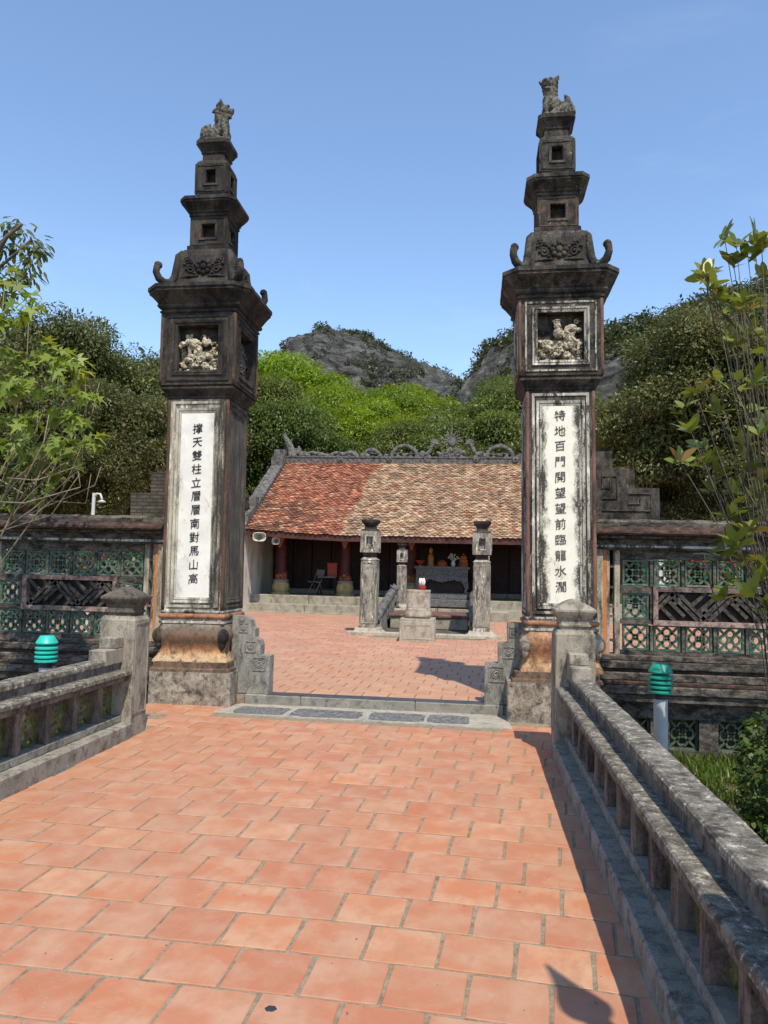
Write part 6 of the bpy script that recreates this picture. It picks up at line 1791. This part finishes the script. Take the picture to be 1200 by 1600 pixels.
# clipped bush at the grass edge
pb = at_y(1222, 1190, 5.6)
rng = np.random.default_rng(15)
bt = thing('clipped_bush', 'round clipped bush with small shiny leaves at the edge of the grass', 'bush', (pb.x + 0.12, 5.6, GZ))
C = [np.array([0.30 * d[0], 0.30 * d[1], 0.60 + 0.52 * d[2]]) for d in rdir(rng, 60)]
inst(crown('bush_foliage', rng, C, [0.14] * len(C), 130, 0.042, 0.026, M['leafhedge'], OVAL), 'foliage', bt)
mb = MB()
for i in range(7):
    a = i * 0.9
    mb.tube([(0, 0, -0.1), (0.1 * math.cos(a), 0.1 * math.sin(a), 0.3), (0.25 * math.cos(a), 0.25 * math.sin(a), 0.7)], [0.02, 0.014, 0.006], 6)
mb.build('stems', M['bark'], bt, smooth=True)
# lawn
rng = np.random.default_rng(4)
n = 20000
P = np.stack([rng.uniform(1.05, 4.2, n), rng.uniform(5.2, 8.95, n), np.full(n, GZ)], 1)
keep = np.array([mnoise.noise(Vector((p[0] * 2.2, p[1] * 2.2, 0))) > -0.18 for p in P])
P = P[keep]; n = len(P)
D = np.stack([rng.normal(size=n) * 0.6, rng.normal(size=n) * 0.6, np.ones(n)], 1)
me = leaves('lawn', P, D, rdir(rng, n) * np.array([1, 1, 0.1]), 0.10, 0.012, M['grass'], DIAMOND, rng, 0.1, 0.6)
tag(link(bpy.data.objects.new('lawn', me)), 'uneven green grass beside the right parapet', 'grass', kind='stuff')
n = 4000
P = np.stack([rng.uniform(-7.5, -3.5, n), rng.uniform(5.0, 8.9, n), np.full(n, GZ)], 1)
D = np.stack([rng.normal(size=n) * 0.6, rng.normal(size=n) * 0.6, np.ones(n)], 1)
me = leaves('lawn', P, D, rdir(rng, n) * np.array([1, 1, 0.1]), 0.14, 0.012, M['grass'], DIAMOND, rng, 0.1, 0.5)
tag(link(bpy.data.objects.new('lawn', me)), 'grass strip under the turquoise lamp', 'grass', kind='stuff')
# flowering pots behind the pierced walls
def flower_pot(label, x, y, petal, seed):
    rng = np.random.default_rng(seed)
    t = thing('flower_pot', label, 'flower pot', (x, y, CZ))
    MB().lathe([(0.16, 0), (0.2, 0.15), (0.24, 0.36), (0.26, 0.36), (0.26, 0.42), (0.22, 0.42), (0.2, 0.36)], 20).build('pot', M['clay'], t, smooth=True, auto=40)
    C = [np.array([0.28 * d[0], 0.28 * d[1], 1.62 + 0.28 * d[2]]) for d in rdir(rng, 26)]
    inst(crown('pot_foliage', rng, C, [0.16] * 26, 60, 0.09, 0.04, M['leafmid'], OVAL), 'foliage', t)
    C = [np.array([0.36 * d[0], 0.36 * d[1], 1.66 + 0.34 * d[2]]) for d in rdir(rng, 30)]
    inst(crown('pot_blossom', rng, C, [0.045] * 30, 16, 0.06, 0.05, petal, OVAL), 'blossom', t)
    MB().tube([(0, 0, 0.3), (0.03, 0, 0.7), (0, 0.03, 1.5)], [0.03, 0.025, 0.012], 6).build('stem', M['bark'], t)
for i, (px, py, Y, c, lb) in enumerate(((1095, 900, 10.4, 'petalred', 'potted red flowers glimpsed through the lattice beside the speckled pillar'), (1170, 905, 10.8, 'petalyellow', 'potted yellow flowers glimpsed through the lattice beyond the fret panel'), (180, 880, 10.6, 'petalred', 'potted red flowers glimpsed through the lattice beside the soot-black pillar'), (155, 870, 11.2, 'petalyellow', 'potted yellow flowers glimpsed through the upper lattice tiles'))):
    q = at_y(px, py, Y)
    flower_pot(lb, q.x, Y, M[c], 40 + i)
for pr in protoD + protoM + protoB:
    if pr.name not in used: raise RuntimeError('unused tree ' + pr.name)
